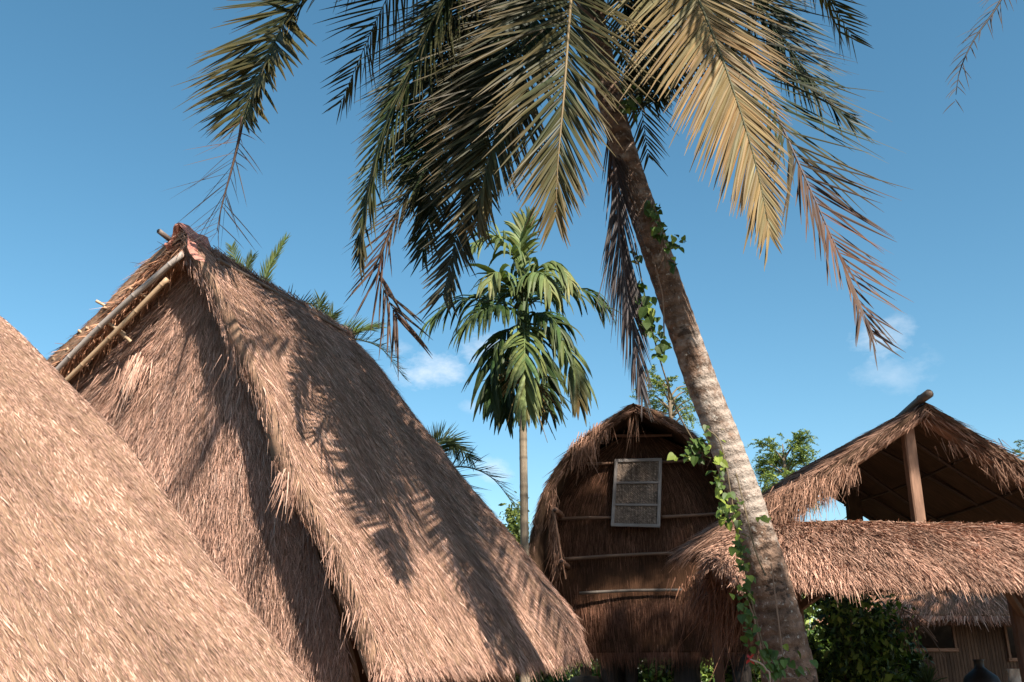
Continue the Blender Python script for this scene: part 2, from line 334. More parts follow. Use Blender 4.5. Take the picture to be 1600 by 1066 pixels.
# ---------------- big hut ----------------
H = Frame(-3.17, 7.87, 22.8)
hut = thing('thatched_hut', H(1.5, 0, 0), 'tall thatched hut with steep straw roof and bamboo poles along its left gable edge', 'hut', 'straw thatched huts')
def st(rows): return [H(*r) for r in rows]
right = [st([(0, 0, 5.60), (0, .42, 5.06), (0, .82, 4.44), (0, 1.22, 3.76), (0, 1.58, 3.08), (0, 1.96, 2.56), (0, 2.24, 2.04), (.0, 2.48, 1.62)]),
         st([(1.2, 0, 5.58), (1.2, .42, 5.08), (1.2, .84, 4.45), (1.2, 1.27, 3.78), (1.2, 1.70, 3.09), (1.2, 2.08, 2.50), (1.2, 2.42, 1.98), (1.2, 2.62, 1.66)]),
         st([(2.3, 0, 5.57), (2.35, .42, 5.10), (2.4, .86, 4.45), (2.45, 1.34, 3.80), (2.5, 1.82, 3.14), (2.5, 2.28, 2.55), (2.55, 2.62, 2.02), (2.55, 2.78, 1.72)]),
         st([(2.85, 0, 5.56), (3.0, .44, 5.06), (3.15, .88, 4.42), (3.25, 1.36, 3.80), (3.35, 1.86, 3.18), (3.45, 2.32, 2.62), (3.5, 2.66, 2.18), (3.52, 2.76, 1.88)]),
         st([(2.9, 0, 5.54), (3.2, .25, 5.0), (3.5, .5, 4.35), (3.8, .8, 3.7), (4.0, 1.1, 3.05), (4.2, 1.4, 2.5), (4.35, 1.6, 2.15), (4.4, 1.65, 1.88)]),
         st([(2.9, 0, 5.54), (3.25, 0, 5.0), (3.65, 0, 4.35), (3.95, 0, 3.7), (4.2, 0, 3.05), (4.45, 0, 2.5), (4.6, 0, 2.0), (4.65, 0, 1.7)]),
         st([(2.9, 0, 5.54), (3.2, -.4, 5.0), (3.5, -.9, 4.35), (3.8, -1.4, 3.7), (4.0, -1.9, 3.05), (4.2, -2.3, 2.5), (4.3, -2.5, 2.05), (4.3, -2.6, 1.7)]),
         st([(2.3, 0, 5.56), (2.3, -.55, 5.15), (2.3, -1.1, 4.65), (2.3, -1.7, 4.1), (2.3, -2.3, 3.5), (2.3, -2.8, 2.8), (2.3, -3.1, 2.1), (2.3, -3.2, 1.65)]),
         st([(0, 0, 5.60), (0, -.50, 5.27), (0, -1.02, 4.83), (0, -1.62, 4.38), (0, -2.25, 3.75), (0, -2.75, 2.9), (0, -3.05, 2.2), (0, -3.15, 1.62)])]
G = grid(right, 120, 60)
g = Geo()
thatch(g, G, thick=.17, n=240000, L=.12, W=.0056, lift=.11, spread=.23, rl=.55, baset=1.5, amp=.034, seed=3, fringe=9000, fringeL=.12, tone=1.06, verge=(7500, 3500), vergeL=.11, vergedroop=.3)
# loose ridge straw
m = 2500; t = rng.random(m); p = H.o+np.outer(t*3.0-.02, H.r)+np.array([0, 0, 5.58]); sd_ = np.where(rng.random(m) < .5, 1, -1)[:, None]
ribbons(g, p+rng.normal(0, .02, (m, 3)), H.s*sd_*.8+np.array([0, 0, -.75])+H.r*rng.normal(0, .5, (m, 1)), np.tile([0, 0, 1.], (m, 1)), .16, .008, straw_cols(m, .85), roll=rng.normal(0, .6, m))
# long loose straws hanging from the verge
for (x, y, cnt, ll) in ((448, 738, 30, .22), (458, 760, 22, .17), (372, 560, 16, .15), (558, 950, 30, .18), (524, 860, 14, .18), (600, 1045, 50, .18)):
    p0 = H.pix(x, y, -.02); p = p0+rng.normal(0, .05, (cnt, 3))
    ribbons(g, p, np.array([-.12, 0, -1.])+rng.normal(0, .16, (cnt, 3)), np.tile(-H.r, (cnt, 1)), ll*rng.lognormal(0, .3, cnt), .009, straw_cols(cnt, 1.05), roll=rng.normal(0, 1, cnt))
g.build('roof', M_straw, hut)
# gable wall, thatched, set back under the verge
WL = [(-3.0, 1.0), (-2.95, 2.2), (-2.62, 2.9), (-2.18, 3.6), (-1.6, 4.2), (-1.0, 4.70), (-.45, 5.18), (-.05, 5.45)][::-1]
WR = [(2.1, 1.0), (1.88, 1.75), (1.68, 2.4), (1.32, 3.0), (1.0, 3.65), (.62, 4.35), (.28, 4.95), (.05, 5.45)][::-1]
zs = np.linspace(5.45, .8, 8)
L_ = [np.interp(z, [q[1] for q in WL[::-1]], [q[0] for q in WL[::-1]]) for z in zs]; R_ = [np.interp(z, [q[1] for q in WR[::-1]], [q[0] for q in WR[::-1]]) for z in zs]
S = []
for u in np.linspace(0, 1, 9):
    S.append([H(.30+.14*(5.45-z)/4.5-.07*math.sin(math.pi*min(1, (5.45-z)/4.5)), l+(r-l)*u, z) for z, l, r in zip(zs, L_, R_)])
g = Geo()
thatch(g, grid(S, 80, 70), hint=-H.r, thick=.1, n=120000, L=.13, W=.006, lift=.16, spread=.30, baset=1.4, amp=.05, seed=8, fringe=2000, fringeL=.2, verge=(0, 0), sweep=-H.s*.12, tone=1.1)
wall = g.build('gable_wall', M_straw, hut)
# tuft of pale straw sticking out of the gable
g = Geo(); m = 95; p0 = H.pix(212, 565, .22); p = p0+np.outer(rng.normal(0, .07, m), H.s)+np.outer(rng.normal(0, .05, m), [0, 0, 1])
ribbons(g, p, np.array([0, 0, -1.])+np.outer(rng.normal(0, .2, m), H.s)-H.r*.22, np.tile(-H.r, (m, 1)), .30*rng.lognormal(0, .25, m), .011, straw_cols(m, 1.25), segs=3, roll=rng.normal(0, .8, m), droop=.3)
g.build('straw_tuft', M_straw, hut, label='pale straw tuft hanging out of the gable')
# bamboo along the left gable edge
BC = (.48, .35, .24)
for (a, b, r, c) in (((287, 396), (80, 588), .030, (.40, .34, .30)), ((262, 436), (96, 602), .026, (.46, .31, .19))):
    g = Geo(); bamboo(g, H.pix(*a, -.0), H.pix(*b, -.02), r, c, seg=.36); g.build('bamboo_pole', M_bam, hut)
def rung(a, b, r=.022, c=(.50, .35, .22)):
    g = Geo(); bamboo(g, H.pix(*a, -.02), H.pix(*b, .12), r, c); g.build('bamboo_rung', M_bam, hut)
for (a, b) in (((202, 450), (228, 464)), ((162, 480), (188, 492)), ((166, 502), (196, 522)), ((134, 512), (158, 522)), ((104, 545), (126, 556)), ((150, 470), (180, 486)), ((82, 560), (104, 575)), ((122, 516), (150, 536)), ((180, 512), (204, 534)), ((60, 574), (80, 590))):
    rung(a, b, rng.uniform(.013, .022))
rung((272, 366), (283, 384), .02, (.62, .5, .36)); rung((264, 372), (270, 380), .012)
g = Geo(); tube(g, [H.pix(248, 361, -.16), H.pix(262, 372, -.05), H.pix(290, 392, .3)], .026, (.16, .12, .10)); tube(g, [H.pix(247.5, 360.5, -.165), H.pix(248.5, 361.3, -.155)], .018, (.01, .01, .01)); g.build('ridge_pole', M_bam, hut)
for q in ((.05, 0), (.1, .02)):
    pass
g = Geo()   # twigs and straw jammed under the left verge
m = 5200; t = rng.random(m); e0 = H(0, -.06, 5.50); e1 = H(0, -3.0, 3.0); Gl = G[-1]
ii = (rng.random(m)*.62*(Gl.shape[0]-2)).astype(int); p = Gl[ii]+np.outer(rng.uniform(.0, .35, m), H.r)-np.array([0, 0, 1])*rng.uniform(.10, .2, (m, 1))
D = nrm(Gl[ii+1]-Gl[ii])+rng.normal(0, .5, (m, 3))+np.array([0, 0, -.4])
ribbons(g, p, D, rng.normal(0, 1, (m, 3)), .14*rng.lognormal(0, .4, m), .012, straw_cols(m, 1.0, tint=(1.05, .9, .72)), segs=2)
g.build('verge_straw', M_straw, hut)
# red bark cap folded over the ridge end
g = Geo(); rows = []
for a in np.linspace(-.06, .34, 7):
    row = []
    for q in np.linspace(-1, 1, 13):
        wv = .30 if q > 0 else .16
        x = q*wv*(1-.25*abs(math.sin(a*20+q*3)))*(1 if q < 0 else (1-.9*a)); z = 5.67-abs(q)*wv*1.45+.015*math.sin(q*9+a*25)
        row.append(H(a+.03*math.sin(q*7), x, z))
    rows.append(row)
R0 = np.array(rows); V = np.concatenate([R0.reshape(-1, 3), (R0-np.array([0, 0, .02])).reshape(-1, 3)]); idx = np.arange(91).reshape(7, 13)
qf = np.stack([idx[:-1, :-1], idx[1:, :-1], idx[1:, 1:], idx[:-1, 1:]], -1).reshape(-1, 4); fs = [qf, qf[:, ::-1]+91]
for line in (idx[0], idx[-1], idx[:, 0], idx[:, -1]): fs.append(np.stack([line[:-1], line[1:], line[1:]+91, line[:-1]+91], -1))
g.add(V, np.concatenate(fs), (.44, .19, .145)); g.build('ridge_cap', M_cloth, hut, label='reddish bark sheet folded over the ridge end')
g = Geo(); bamboo(g, H(.34, .17, 5.40), H(2.7, .12, 5.47), .022, (.16, .11, .08)); g.build('ridge_dark_strip', M_bam, hut)  # thin dark round strip beside the ridge
# timber post and rail seen in the gap under the right verge, posts below
def post(parent, p0, p1, w, c=(.20, .10, .06), name='post', round_=False):
    g = Geo()
    if round_: tube(g, [p0, (np.array(p0)+p1)/2+rng.normal(0, .01, 3), p1], [w/2*1.08, w/2, w/2*.95], c, n=12)
    else: box(g, p0, p1, w, w, c, up=(.2, 1, .05))
    return g.build(name, M_wood, parent)
post(hut, H(.75, 1.95, 0), H(.75, 1.95, 2.45), .14, (.28, .12, .06))
for a_, w_ in ((.75, -2.4), (3.1, 1.95), (3.1, -2.4)): post(hut, H(a_, w_, 0), H(a_, w_, 2.4), .14)
g = Geo(); box(g, H(.75, -2.5, 1.85), H(.75, 2.05, 1.85), .1, .12, (.26, .11, .06)); g.build('cross_beam', M_wood, hut)

for nm, p0, p1 in (('side_wall', H(.85, 1.98, 1.1), H(3.3, 2.05, 1.1)), ('side_wall', H(.6, -2.5, 1.1), H(3.3, -2.5, 1.1)), ('rear_wall', H(3.35, -2.45, 1.1), H(3.35, 2.0, 1.1))):
    g = Geo(); box(g, p0, p1, .05, 2.2, (.22, .11, .06), bevel=.1); g.build(nm, M_wood, hut)

# ---------------- near hut ----------------
F = Frame(-.817, 4.0, 22.8)
near = thing('thatched_hut', F(-2.2, -2.2, 0), 'nearest hut, its smooth sunlit straw roof filling the lower left corner', 'hut', 'straw thatched huts')
prof = [(-3.55, 4.12), (-2.95, 3.92), (-2.33, 3.53), (-1.96, 3.27), (-1.61, 3.00), (-1.19, 2.66), (-.62, 2.12), (-.32, 1.84), (0, 1.53), (.35, 1.18)]
S = [[F(a, w_, z) for w_, z in prof] for a in (0, -.9, -1.9, -2.9, -4.2)]
g = Geo()
thatch(g, grid(S, 90, 80), thick=.2, n=480000, L=.036, W=.0044, lift=.08, spread=.26, baset=1.7, amp=.022, seed=21, fringe=3000, fringeL=.12, verge=(5000, 0), vergeL=.05, vergedroop=.2, probs=(.28, .36, .18, .09, .08, .01), tone=.97, rl=.5)
prof2 = [(-3.55, 4.12), (-4.2, 3.85), (-5.0, 3.2), (-5.8, 2.3), (-6.4, 1.4)]
S = [[F(a, w_, z) for w_, z in prof2] for a in (0, -1.4, -2.8, -4.2)]
thatch(g, grid(S, 30, 30), thick=.2, n=14000, L=.12, W=.011, lift=.1, spread=.25, amp=.03, seed=22, fringe=600, fringeL=.15, verge=(500, 0), vergeL=.08)
g.build('roof', M_straw, near)
g = Geo(); S = [[F(-.5, -3.5+(5.5*(1-(z/4.1))**.8)*q*.52, z) for z in np.linspace(3.9, .1, 6)] for q in np.linspace(-1, 1, 7)]
thatch(g, grid(S, 30, 30), hint=F.r, thick=.1, n=9000, L=.15, W=.011, lift=.15, seed=23, fringe=500, verge=(0, 0)); g.build('gable_wall', M_straw, near)
for a_, w_ in ((-.8, -.5), (-.8, -5.8), (-3.8, -.5), (-3.8, -5.8)): post(near, F(a_, w_, 0), F(a_, w_, 1.75), .14)

# ---------------- rice barn ----------------
B = Frame(1.93, 13.9, 12)
barn = thing('rice_barn', B(1.6, 0, 0), 'dark brown horseshoe shaped thatched rice barn on posts with a small shuttered window', 'barn')
lp = [(0, 5.62), (-.55, 5.33), (-1.08, 4.90), (-1.43, 4.36), (-1.62, 3.75), (-1.66, 3.15), (-1.58, 2.6), (-1.40, 2.1)]
rp = [(0, 5.62), (.55, 5.34), (1.07, 4.94), (1.49, 4.47), (1.78, 3.90), (1.86, 3.25), (1.80, 2.6), (1.62, 2.1)]
g = Geo()
for pr_, sd1 in ((lp, 61), (rp, 62)):
    S = [[B(a+ (0 if a > 0 else .10*math.sin(i*.9)), w_*(1+.03*a/3), z-.04*a) for i, (w_, z) in enumerate(pr_)] for a in (0, .8, 1.8, 3.0)]
    thatch(g, grid(S, 50, 60), hint=(np.sign(pr_[2][0])*1.0, 0, 1), thick=.13, n=30000, L=.16, W=.011, lift=.16, spread=.25, amp=.04, seed=sd1, fringe=1800, fringeL=.25, verge=(3400, 500), vergeL=.12, tone=.56, tint=(1.0, .93, .87), vergedroop=.4)
    # verge curls inward under the edge
# hanging straw tufts under the left shoulder and at the peak
for (x, y, sx, sy, cnt, ll, tn) in ((918, 680, 12, 9, 200, .34, .85), (902, 695, 10, 8, 160, .3, .8), (938, 665, 12, 6, 140, .2, .75), (990, 640, 8, 4, 26, .4, .6), (1105, 700, 22, 12, 60, .2, .5), (860, 790, 5, 36, 160, .26, .8), (866, 860, 5, 30, 160, .26, .75)):
    p0 = B.pix(x, y, .05); px = np.linalg.norm(B.pix(x+1, y, .05)-p0)
    p = p0+np.outer(rng.normal(0, sx*.6*px, cnt), B.s)+np.outer(rng.normal(0, sy*.6*px, cnt), [0, 0, 1.])+np.outer(rng.uniform(0, .25, cnt), B.r)
    ribbons(g, p, np.array([-.12, 0, -1.])+rng.normal(0, .2, (cnt, 3)), np.tile(-B.r, (cnt, 1)), ll*rng.lognormal(0, .3, cnt), .012, straw_cols(cnt, tn*.9, tint=(1.0, .92, .84)), segs=3, roll=rng.normal(0, 1, cnt))
g.build('roof', M_old, barn)
zs = np.array([5.35, 4.85, 4.3, 3.7, 3.1, 2.55, 2.15, 1.88]); hl = np.array([-.12, -.95, -1.36, -1.53, -1.52, -1.44, -1.36, -1.28]); hr = np.array([.12, .98, 1.45, 1.68, 1.70, 1.66, 1.60, 1.52])
S = [[B(.72-(.22 if z < 2.7 else .05)*math.sin(math.pi*u), l+(r-l)*u, z) for z, l, r in zip(zs, hl, hr)] for u in np.linspace(0, 1, 9)]
g = Geo(); thatch(g, grid(S, 60, 60), hint=-B.r, thick=.1, n=42000, L=.2, W=.007, lift=.04, spread=.07, amp=.02, seed=33, fringe=900, fringeL=.1, verge=(0, 0), tone=.42, tint=(1.05, .84, .73)); g.build('front_wall', M_old, barn)
g = Geo()
for s_, hh in ((-1, hl), (1, hr)):
    S = [[B(a, w_, z) for z, w_ in zip(zs[1:], hh[1:])] for a in (.72, 1.8, 2.9)]
    thatch(g, grid(S, 20, 20), hint=B.s*s_, thick=.08, n=2500, L=.24, W=.014, lift=.06, spread=.08, seed=35, fringe=200, fringeL=.1, verge=(0, 0), tone=.4)
g.build('side_wall', M_old, barn)
g = Geo(); S = [[B(2.9, l+(r-l)*u, z) for z, l, r in zip(zs, hl, hr)] for u in np.linspace(0, 1, 5)]
thatch(g, grid(S, 20, 20), hint=B.r, thick=.08, n=2500, L=.24, W=.014, lift=.06, spread=.08, seed=36, fringe=200, fringeL=.1, verge=(0, 0), tone=.4); g.build('rear_wall', M_old, barn)
def band(x0, y0, x1, y1, r, c, a=.60):
    g = Geo(); bamboo(g, B.pix(x0, y0, a), B.pix(x1, y1, a), r, c, seg=.5); g.build('bamboo_band', M_bam, barn)
band(918, 725, 958, 724, .027, (.20, .115, .075)); band(1034, 722, 1118, 716, .027, (.20, .115, .075))
band(872, 811, 957, 809, .029, (.20, .115, .075)); band(1034, 808, 1142, 801, .029, (.20, .115, .075))
band(880, 874, 1100, 863, .028, (.20, .125, .085)); band(905, 927, 1066, 922, .024, (.20, .17, .145), .46)
band(955, 681, 1050, 680, .026, (.24, .12, .08))
# side pole knots on the left verge
for (x, y) in ((868, 798), (878, 878)):
    g = Geo(); c0 = B.pix(x, y, .02); bamboo(g, c0-B.r*.05, c0+B.r*.8, .045, (.36, .19, .12)); tube(g, [c0-B.r*.056, c0-B.r*.050], .03, (.06, .03, .02)); g.build('purlin_end', M_bam, barn)
for (x0, y0, x1, y1) in ((866, 800, 884, 905), (861, 790, 877, 890)):
    g = Geo(); bamboo(g, B.pix(x0, y0, .0), B.pix(x1, y1, .04), .016, (.34, .18, .11)); g.build('verge_rod', M_bam, barn)
# shutter window
c4 = [B.pix(963, 720, .55), B.pix(1032, 718.5, .55), B.pix(1029, 822, .52), B.pix(957, 820, .52)]
g = Geo(); WC = (.32, .28, .26)
n_out = -B.r
def wl(t): return c4[0]+(c4[3]-c4[0])*t, c4[1]+(c4[2]-c4[1])*t
for t in (0, 1): a_, b_ = wl(t); box(g, a_-B.s*.02, b_+B.s*.02, .04, .05, WC, up=(0, 0, 1))
for k_ in (0, 1): box(g, c4[0] if k_ == 0 else c4[1], c4[3] if k_ == 0 else c4[2], .052, .036, WC, up=B.r)
for t in (.35, .69): a_, b_ = wl(t); box(g, a_, b_, .03, .034, WC, up=(0, 0, 1))
win = g.build('window', M_wood, barn, label='grey weathered shutter of three panels')
for t0, t1 in ((.01, .34), (.36, .68), (.70, .99)):
    g = Geo(); q = [wl(t0)[0], wl(t0)[1], wl(t1)[1], wl(t1)[0]]; nx, ny = 36, 20
    U, V_ = np.meshgrid(np.linspace(.03, .97, nx), np.linspace(.03, .97, ny), indexing='ij'); U = U[..., None]; V_ = V_[..., None]
    Pn = (q[0]*(1-U)+q[1]*U)*(1-V_)+(q[3]*(1-U)+q[2]*U)*V_+B.r*.012+(-B.r)*(.004*np.sin(U*nx*3.14)*np.sin(V_*ny*3.14)+.004*rng.random((nx, ny, 1)))
    ii = np.arange(nx*ny).reshape(nx, ny); c = np.array([.22, .165, .13])*rng.lognormal(0, .35, (nx*ny, 1))
    back = (Pn+B.r*.03).reshape(-1, 3); V2 = np.concatenate([Pn.reshape(-1, 3), back]); qf = np.stack([ii[:-1, :-1], ii[1:, :-1], ii[1:, 1:], ii[:-1, 1:]], -1).reshape(-1, 4); fs = [qf, qf[:, ::-1]+nx*ny]
    for line in (ii[0], ii[-1], ii[:, 0], ii[:, -1]): fs.append(np.stack([line[:-1], line[1:], line[1:]+nx*ny, line[:-1]+nx*ny], -1))
    g.add(V2, np.concatenate(fs), np.concatenate([c, c])); g.build('panel', M_old, win)
# deck, beams and posts under the barn
g = Geo(); box(g, B(.8, -1.3, 1.90), B(.8, 1.5, 1.90), .14, .12, (.07, .05, .04)); box(g, B(2.8, -1.3, 1.90), B(2.8, 1.5, 1.90), .14, .12, (.07, .05, .04))
g.build('floor_beam', M_wood, barn)
g = Geo(); box(g, B(.86, .1, 2.0), B(2.85, .1, 2.0), 2.7, .05, (.08, .055, .04)); g.build('floor', M_wood, barn)
for (a_, w_, r_) in ((.8, -.62, .28), (.8, -.28, .2), (2.6, -.62, .28), (.8, .55, .42), (.8, 1.35, .3), (2.6, 1.2, .3)):
    o = post(barn, B(a_, w_, 0), B(a_, w_, 1.85), r_, (.06, .045, .035), 'post', True)
g = Geo(); c0 = B(.8, -.98, 1.38); tube(g, [c0, c0+[0, 0, .05], c0+[0, 0, .12], c0+[0, 0, .17]], [.20, .26, .26, .18], (.05, .04, .03), n=24); tube(g, [B(.8, -.98, 0), c0+[0, 0, .3]], .09, (.05, .04, .03)); g.build('rat_guard_post', M_wood, barn)
g = Geo(); box(g, B(.5, -1.3, .9), B(3.1, -1.3, .9), .1, .12, (.07, .05, .04)); box(g, B(.9, .15, .95), B(2.9, .15, .95), 2.7, .05, (.08, .06, .045)); g.build('platform', M_wood, barn)

# ---------------- open pavilion ----------------
V0 = Frame(4.104, 8.8, -5)
pav = thing('open_pavilion', V0(1.6, 0, 0), 'open timber pavilion with gabled straw roof over a lower straw eave', 'pavilion')
lp = [(0, 4.12), (-.45, 3.84), (-.9, 3.57), (-1.35, 3.30), (-1.70, 3.08), (-1.92, 2.84)]
rp = [(0, 4.12), (.45, 3.85), (.95, 3.54), (1.4, 3.24), (1.8, 2.98), (2.1, 2.74)]
g = Geo()
for pr_, sd1 in ((lp, 71), (rp, 72)):
    ia = np.arange(6.); S = []
    for a in (0, 1.1, 2.2, 3.2):
        f_ = ia*(1-(.075*a if pr_ is lp else 0)); S.append([V0(a-.10*math.cos(i*.5)*(a == 0), np.interp(q_, ia, [x[0] for x in pr_]), np.interp(q_, ia, [x[1] for x in pr_])) for i, q_ in enumerate(f_)])
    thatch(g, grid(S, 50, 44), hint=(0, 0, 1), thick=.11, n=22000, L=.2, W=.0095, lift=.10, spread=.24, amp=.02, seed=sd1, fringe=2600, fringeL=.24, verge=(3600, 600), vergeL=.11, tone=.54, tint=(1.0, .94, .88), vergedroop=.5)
# ridge straw cap
m = 1500; t = rng.random(m); p = V0.o+np.outer(t*3.2-.05, V0.r)+np.array([0, 0, 4.14]); sd_ = np.where(rng.random(m) < .5, 1, -1)[:, None]
ribbons(g, p, V0.s*sd_*.8+np.array([0, 0, -.5])+V0.r*rng.normal(0, .5, (m, 1)), np.tile([0, 0, 1.], (m, 1)), .2, .010, straw_cols(m, .5), roll=rng.normal(0, .6, m), droop=.3)
# hanging straw along the left verge and its foot
for (x, y, sx, sy, cnt, ll, tn) in ((1325, 730, 14, 8, 300, .17, .66), (1290, 748, 16, 12, 420, .2, .7), (1255, 765, 20, 12, 500, .22, .7), (1225, 785, 20, 16, 520, .22, .66), (1212, 795, 12, 18, 300, .2, .62), (1450, 650, 10, 4, 40, .14, .6), (1520, 690, 36, 10, 160, .15, .5), (1570, 722, 26, 12, 200, .18, .5)):
    p0 = V0.pix(x, y, -.05); px = np.linalg.norm(V0.pix(x+1, y, -.05)-p0)
    p = p0+np.outer(rng.normal(0, sx*.6*px, cnt), V0.s)+np.outer(rng.normal(0, sy*.5*px, cnt), [0, 0, 1.])+np.outer(rng.uniform(0, .12, cnt), V0.r)
    lean = -.35 if x < 1400 else .25
    ribbons(g, p, V0.s*lean+np.array([0, -.15, -1.])+rng.normal(0, .22, (cnt, 3)), np.tile(-V0.r, (cnt, 1)), ll*rng.lognormal(0, .3, cnt), .009, straw_cols(cnt, tn*.92, tint=(1.0, .93, .85)), segs=3, roll=rng.normal(0, 1, cnt))
g.build('upper_roof', M_straw, pav)
# lower eave: runs along the front and turns back at the left corner
def lo(rows): return [V0(*r) for r in rows]
S = [lo([(0.02, 2.9, 2.96), (-.2, 2.9, 2.84), (-.42, 2.9, 2.67), (-.62, 2.9, 2.49), (-.72, 2.9, 2.36)]),
     lo([(0.02, 1.6, 2.96), (-.2, 1.6, 2.85), (-.42, 1.6, 2.69), (-.62, 1.6, 2.50), (-.72, 1.6, 2.37)]),
     lo([(0.02, .3, 2.95), (-.2, .3, 2.84), (-.42, .3, 2.68), (-.62, .3, 2.49), (-.72, .3, 2.36)]),
     lo([(0.02, -.9, 2.96), (-.2, -.9, 2.84), (-.42, -.9, 2.67), (-.62, -.9, 2.47), (-.72, -.9, 2.34)]),
     lo([(0.02, -1.65, 2.94), (-.2, -1.75, 2.82), (-.42, -1.85, 2.65), (-.60, -1.95, 2.46), (-.71, -2.0, 2.33)]),
     lo([(.10, -1.82, 2.95), (-.1, -1.98, 2.86), (-.25, -2.15, 2.75), (-.42, -2.32, 2.61), (-.55, -2.42, 2.51)]),
     lo([(.30, -1.80, 2.95), (.25, -1.95, 2.86), (.12, -2.12, 2.74), (0, -2.24, 2.60), (-.05, -2.32, 2.50)]),
     lo([(.9, -1.74, 2.95), (.85, -1.80, 2.84), (.8, -1.87, 2.70), (.75, -1.93, 2.54), (.75, -1.97, 2.44)]),
     lo([(1.7, -1.70, 2.95), (1.7, -1.74, 2.84), (1.7, -1.80, 2.70), (1.7, -1.84, 2.54), (1.7, -1.86, 2.44)])]
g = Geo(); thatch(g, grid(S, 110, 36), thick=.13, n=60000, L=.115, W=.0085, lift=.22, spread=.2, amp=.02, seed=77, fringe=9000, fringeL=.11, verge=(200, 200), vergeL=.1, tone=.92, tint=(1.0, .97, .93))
# uneven straw along the top edge of the eave
m = 600; t = rng.random(m); p = V0.o+np.outer(.02+rng.normal(0, .03, m), V0.r)+np.outer(-1.9+t*4.8, V0.s)+np.array([0, 0, 2.955])
ribbons(g, p, rng.normal(0, .3, (m, 3))+np.array([0, -.8, -.35]), np.tile([0, 0, 1.], (m, 1)), .07, .009, straw_cols(m, .8), roll=rng.normal(0, .6, m))
# the ragged left end hangs lower; reddish dark tint paints its bounced light
for (w_, cnt, z0) in ((-2.15, 600, 2.42), (-2.0, 800, 2.36), (-1.88, 700, 2.3), (-1.92, 400, 2.15)):
    p = V0.o+np.outer(rng.uniform(-.3, .7, cnt), V0.r)+np.outer(w_+rng.normal(0, .12, cnt), V0.s)+np.outer(z0+rng.normal(0, .06, cnt), [0, 0, 1.])
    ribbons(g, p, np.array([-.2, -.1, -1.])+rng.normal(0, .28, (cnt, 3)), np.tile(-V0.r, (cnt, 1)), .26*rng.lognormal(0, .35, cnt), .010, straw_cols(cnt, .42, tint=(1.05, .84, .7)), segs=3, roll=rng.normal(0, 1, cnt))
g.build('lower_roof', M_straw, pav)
g = Geo(); box(g, V0.pix(1418, 676, .12)+[0, 0, .12], V0.pix(1434, 812, .12)-[0, 0, .3], .11, .10, (.26, .15, .10), up=V0.r); g.build('king_post', M_wood, pav)
g = Geo(); box(g, V0.pix(1332, 762, 2.6)+[0, 0, .3], V0.pix(1334, 815, 2.6)-[0, 0, .6], .17, .12, (.07, .045, .03), up=V0.r); g.build('rear_post', M_wood, pav)
g = Geo(); box(g, V0(.03, -.02, 3.98), V0(.03, -1.45, 3.08), .05, .10, (.30, .18, .12), up=(0, -1, .3)); g.build('barge_board', M_wood, pav)
g = Geo(); box(g, V0(.03, .02, 3.98), V0(.03, 1.9, 2.72), .05, .10, (.22, .12, .08), up=(0, -1, .3)); g.build('barge_board', M_wood, pav)
g = Geo(); bamboo(g, V0.pix(1452, 615, -.22), V0(.75, 0, 4.02), .045, (.11, .085, .07), seg=.6); tube(g, [V0.pix(1452, 615, -.225), V0.pix(1452.1, 615, -.221)], .028, (.35, .26, .2)); g.build('ridge_pole', M_bam, pav)
# rafters and battens under both slopes
for s_, pr_ in ((-1, lp), (1, rp)):
    for a in np.linspace(.45, 3.0, 5):
        g = Geo(); bamboo(g, V0(a, 0, 3.95), V0(a, pr_[-1][0]*(.95-(.075*a if s_ < 0 else 0)), 3.95+(pr_[-1][1]-.06-3.95)*(.95-(.075*a if s_ < 0 else 0))), .022, (.055, .03, .02)); g.build('rafter', M_bam, pav)
    for q in (.25, .5, .75):
        w_ = pr_[-1][0]*q; z = 3.93+(pr_[-1][1]-.06-3.93)*q+.035
        g = Geo(); bamboo(g, V0(.1, w_, z), V0(3.1, w_, z), .015, (.055, .032, .02)); g.build('batten', M_bam, pav)
# tie beams and posts
for (p0, p1) in ((V0(.1, -1.8, 2.78), V0(.1, 2.7, 2.78)), (V0(3.0, -1.4, 2.72), V0(3.0, 2.7, 2.72)), (V0(.1, -1.72, 2.66), V0(3.0, -1.36, 2.66)), (V0(.1, 2.65, 2.66), V0(3.0, 2.65, 2.66))):
    g = Geo(); box(g, p0, p1, .1, .1, (.10, .06, .04)); g.build('tie_beam', M_wood, pav)
for (a_, w_) in ((-.02, -1.52), (.0, .62), (3.0, -1.35), (3.0, 2.6), (.1, 2.6)):
    post(pav, V0(a_, w_, 0), V0(a_, w_, 2.73), .12, (.13, .07, .05))
for (p0, p1) in ((V0(-.04, .64, 2.1), V0(-.5, .1, 2.52)), (V0(-.04, -1.50, 2.15), V0(-.45, -1.2, 2.42)), (V0(-.02, .75, .0), V0(0, .66, 2.3))):
    g = Geo(); box(g, p0, p1, .06, .07, (.13, .07, .045)); g.build('brace', M_wood, pav)

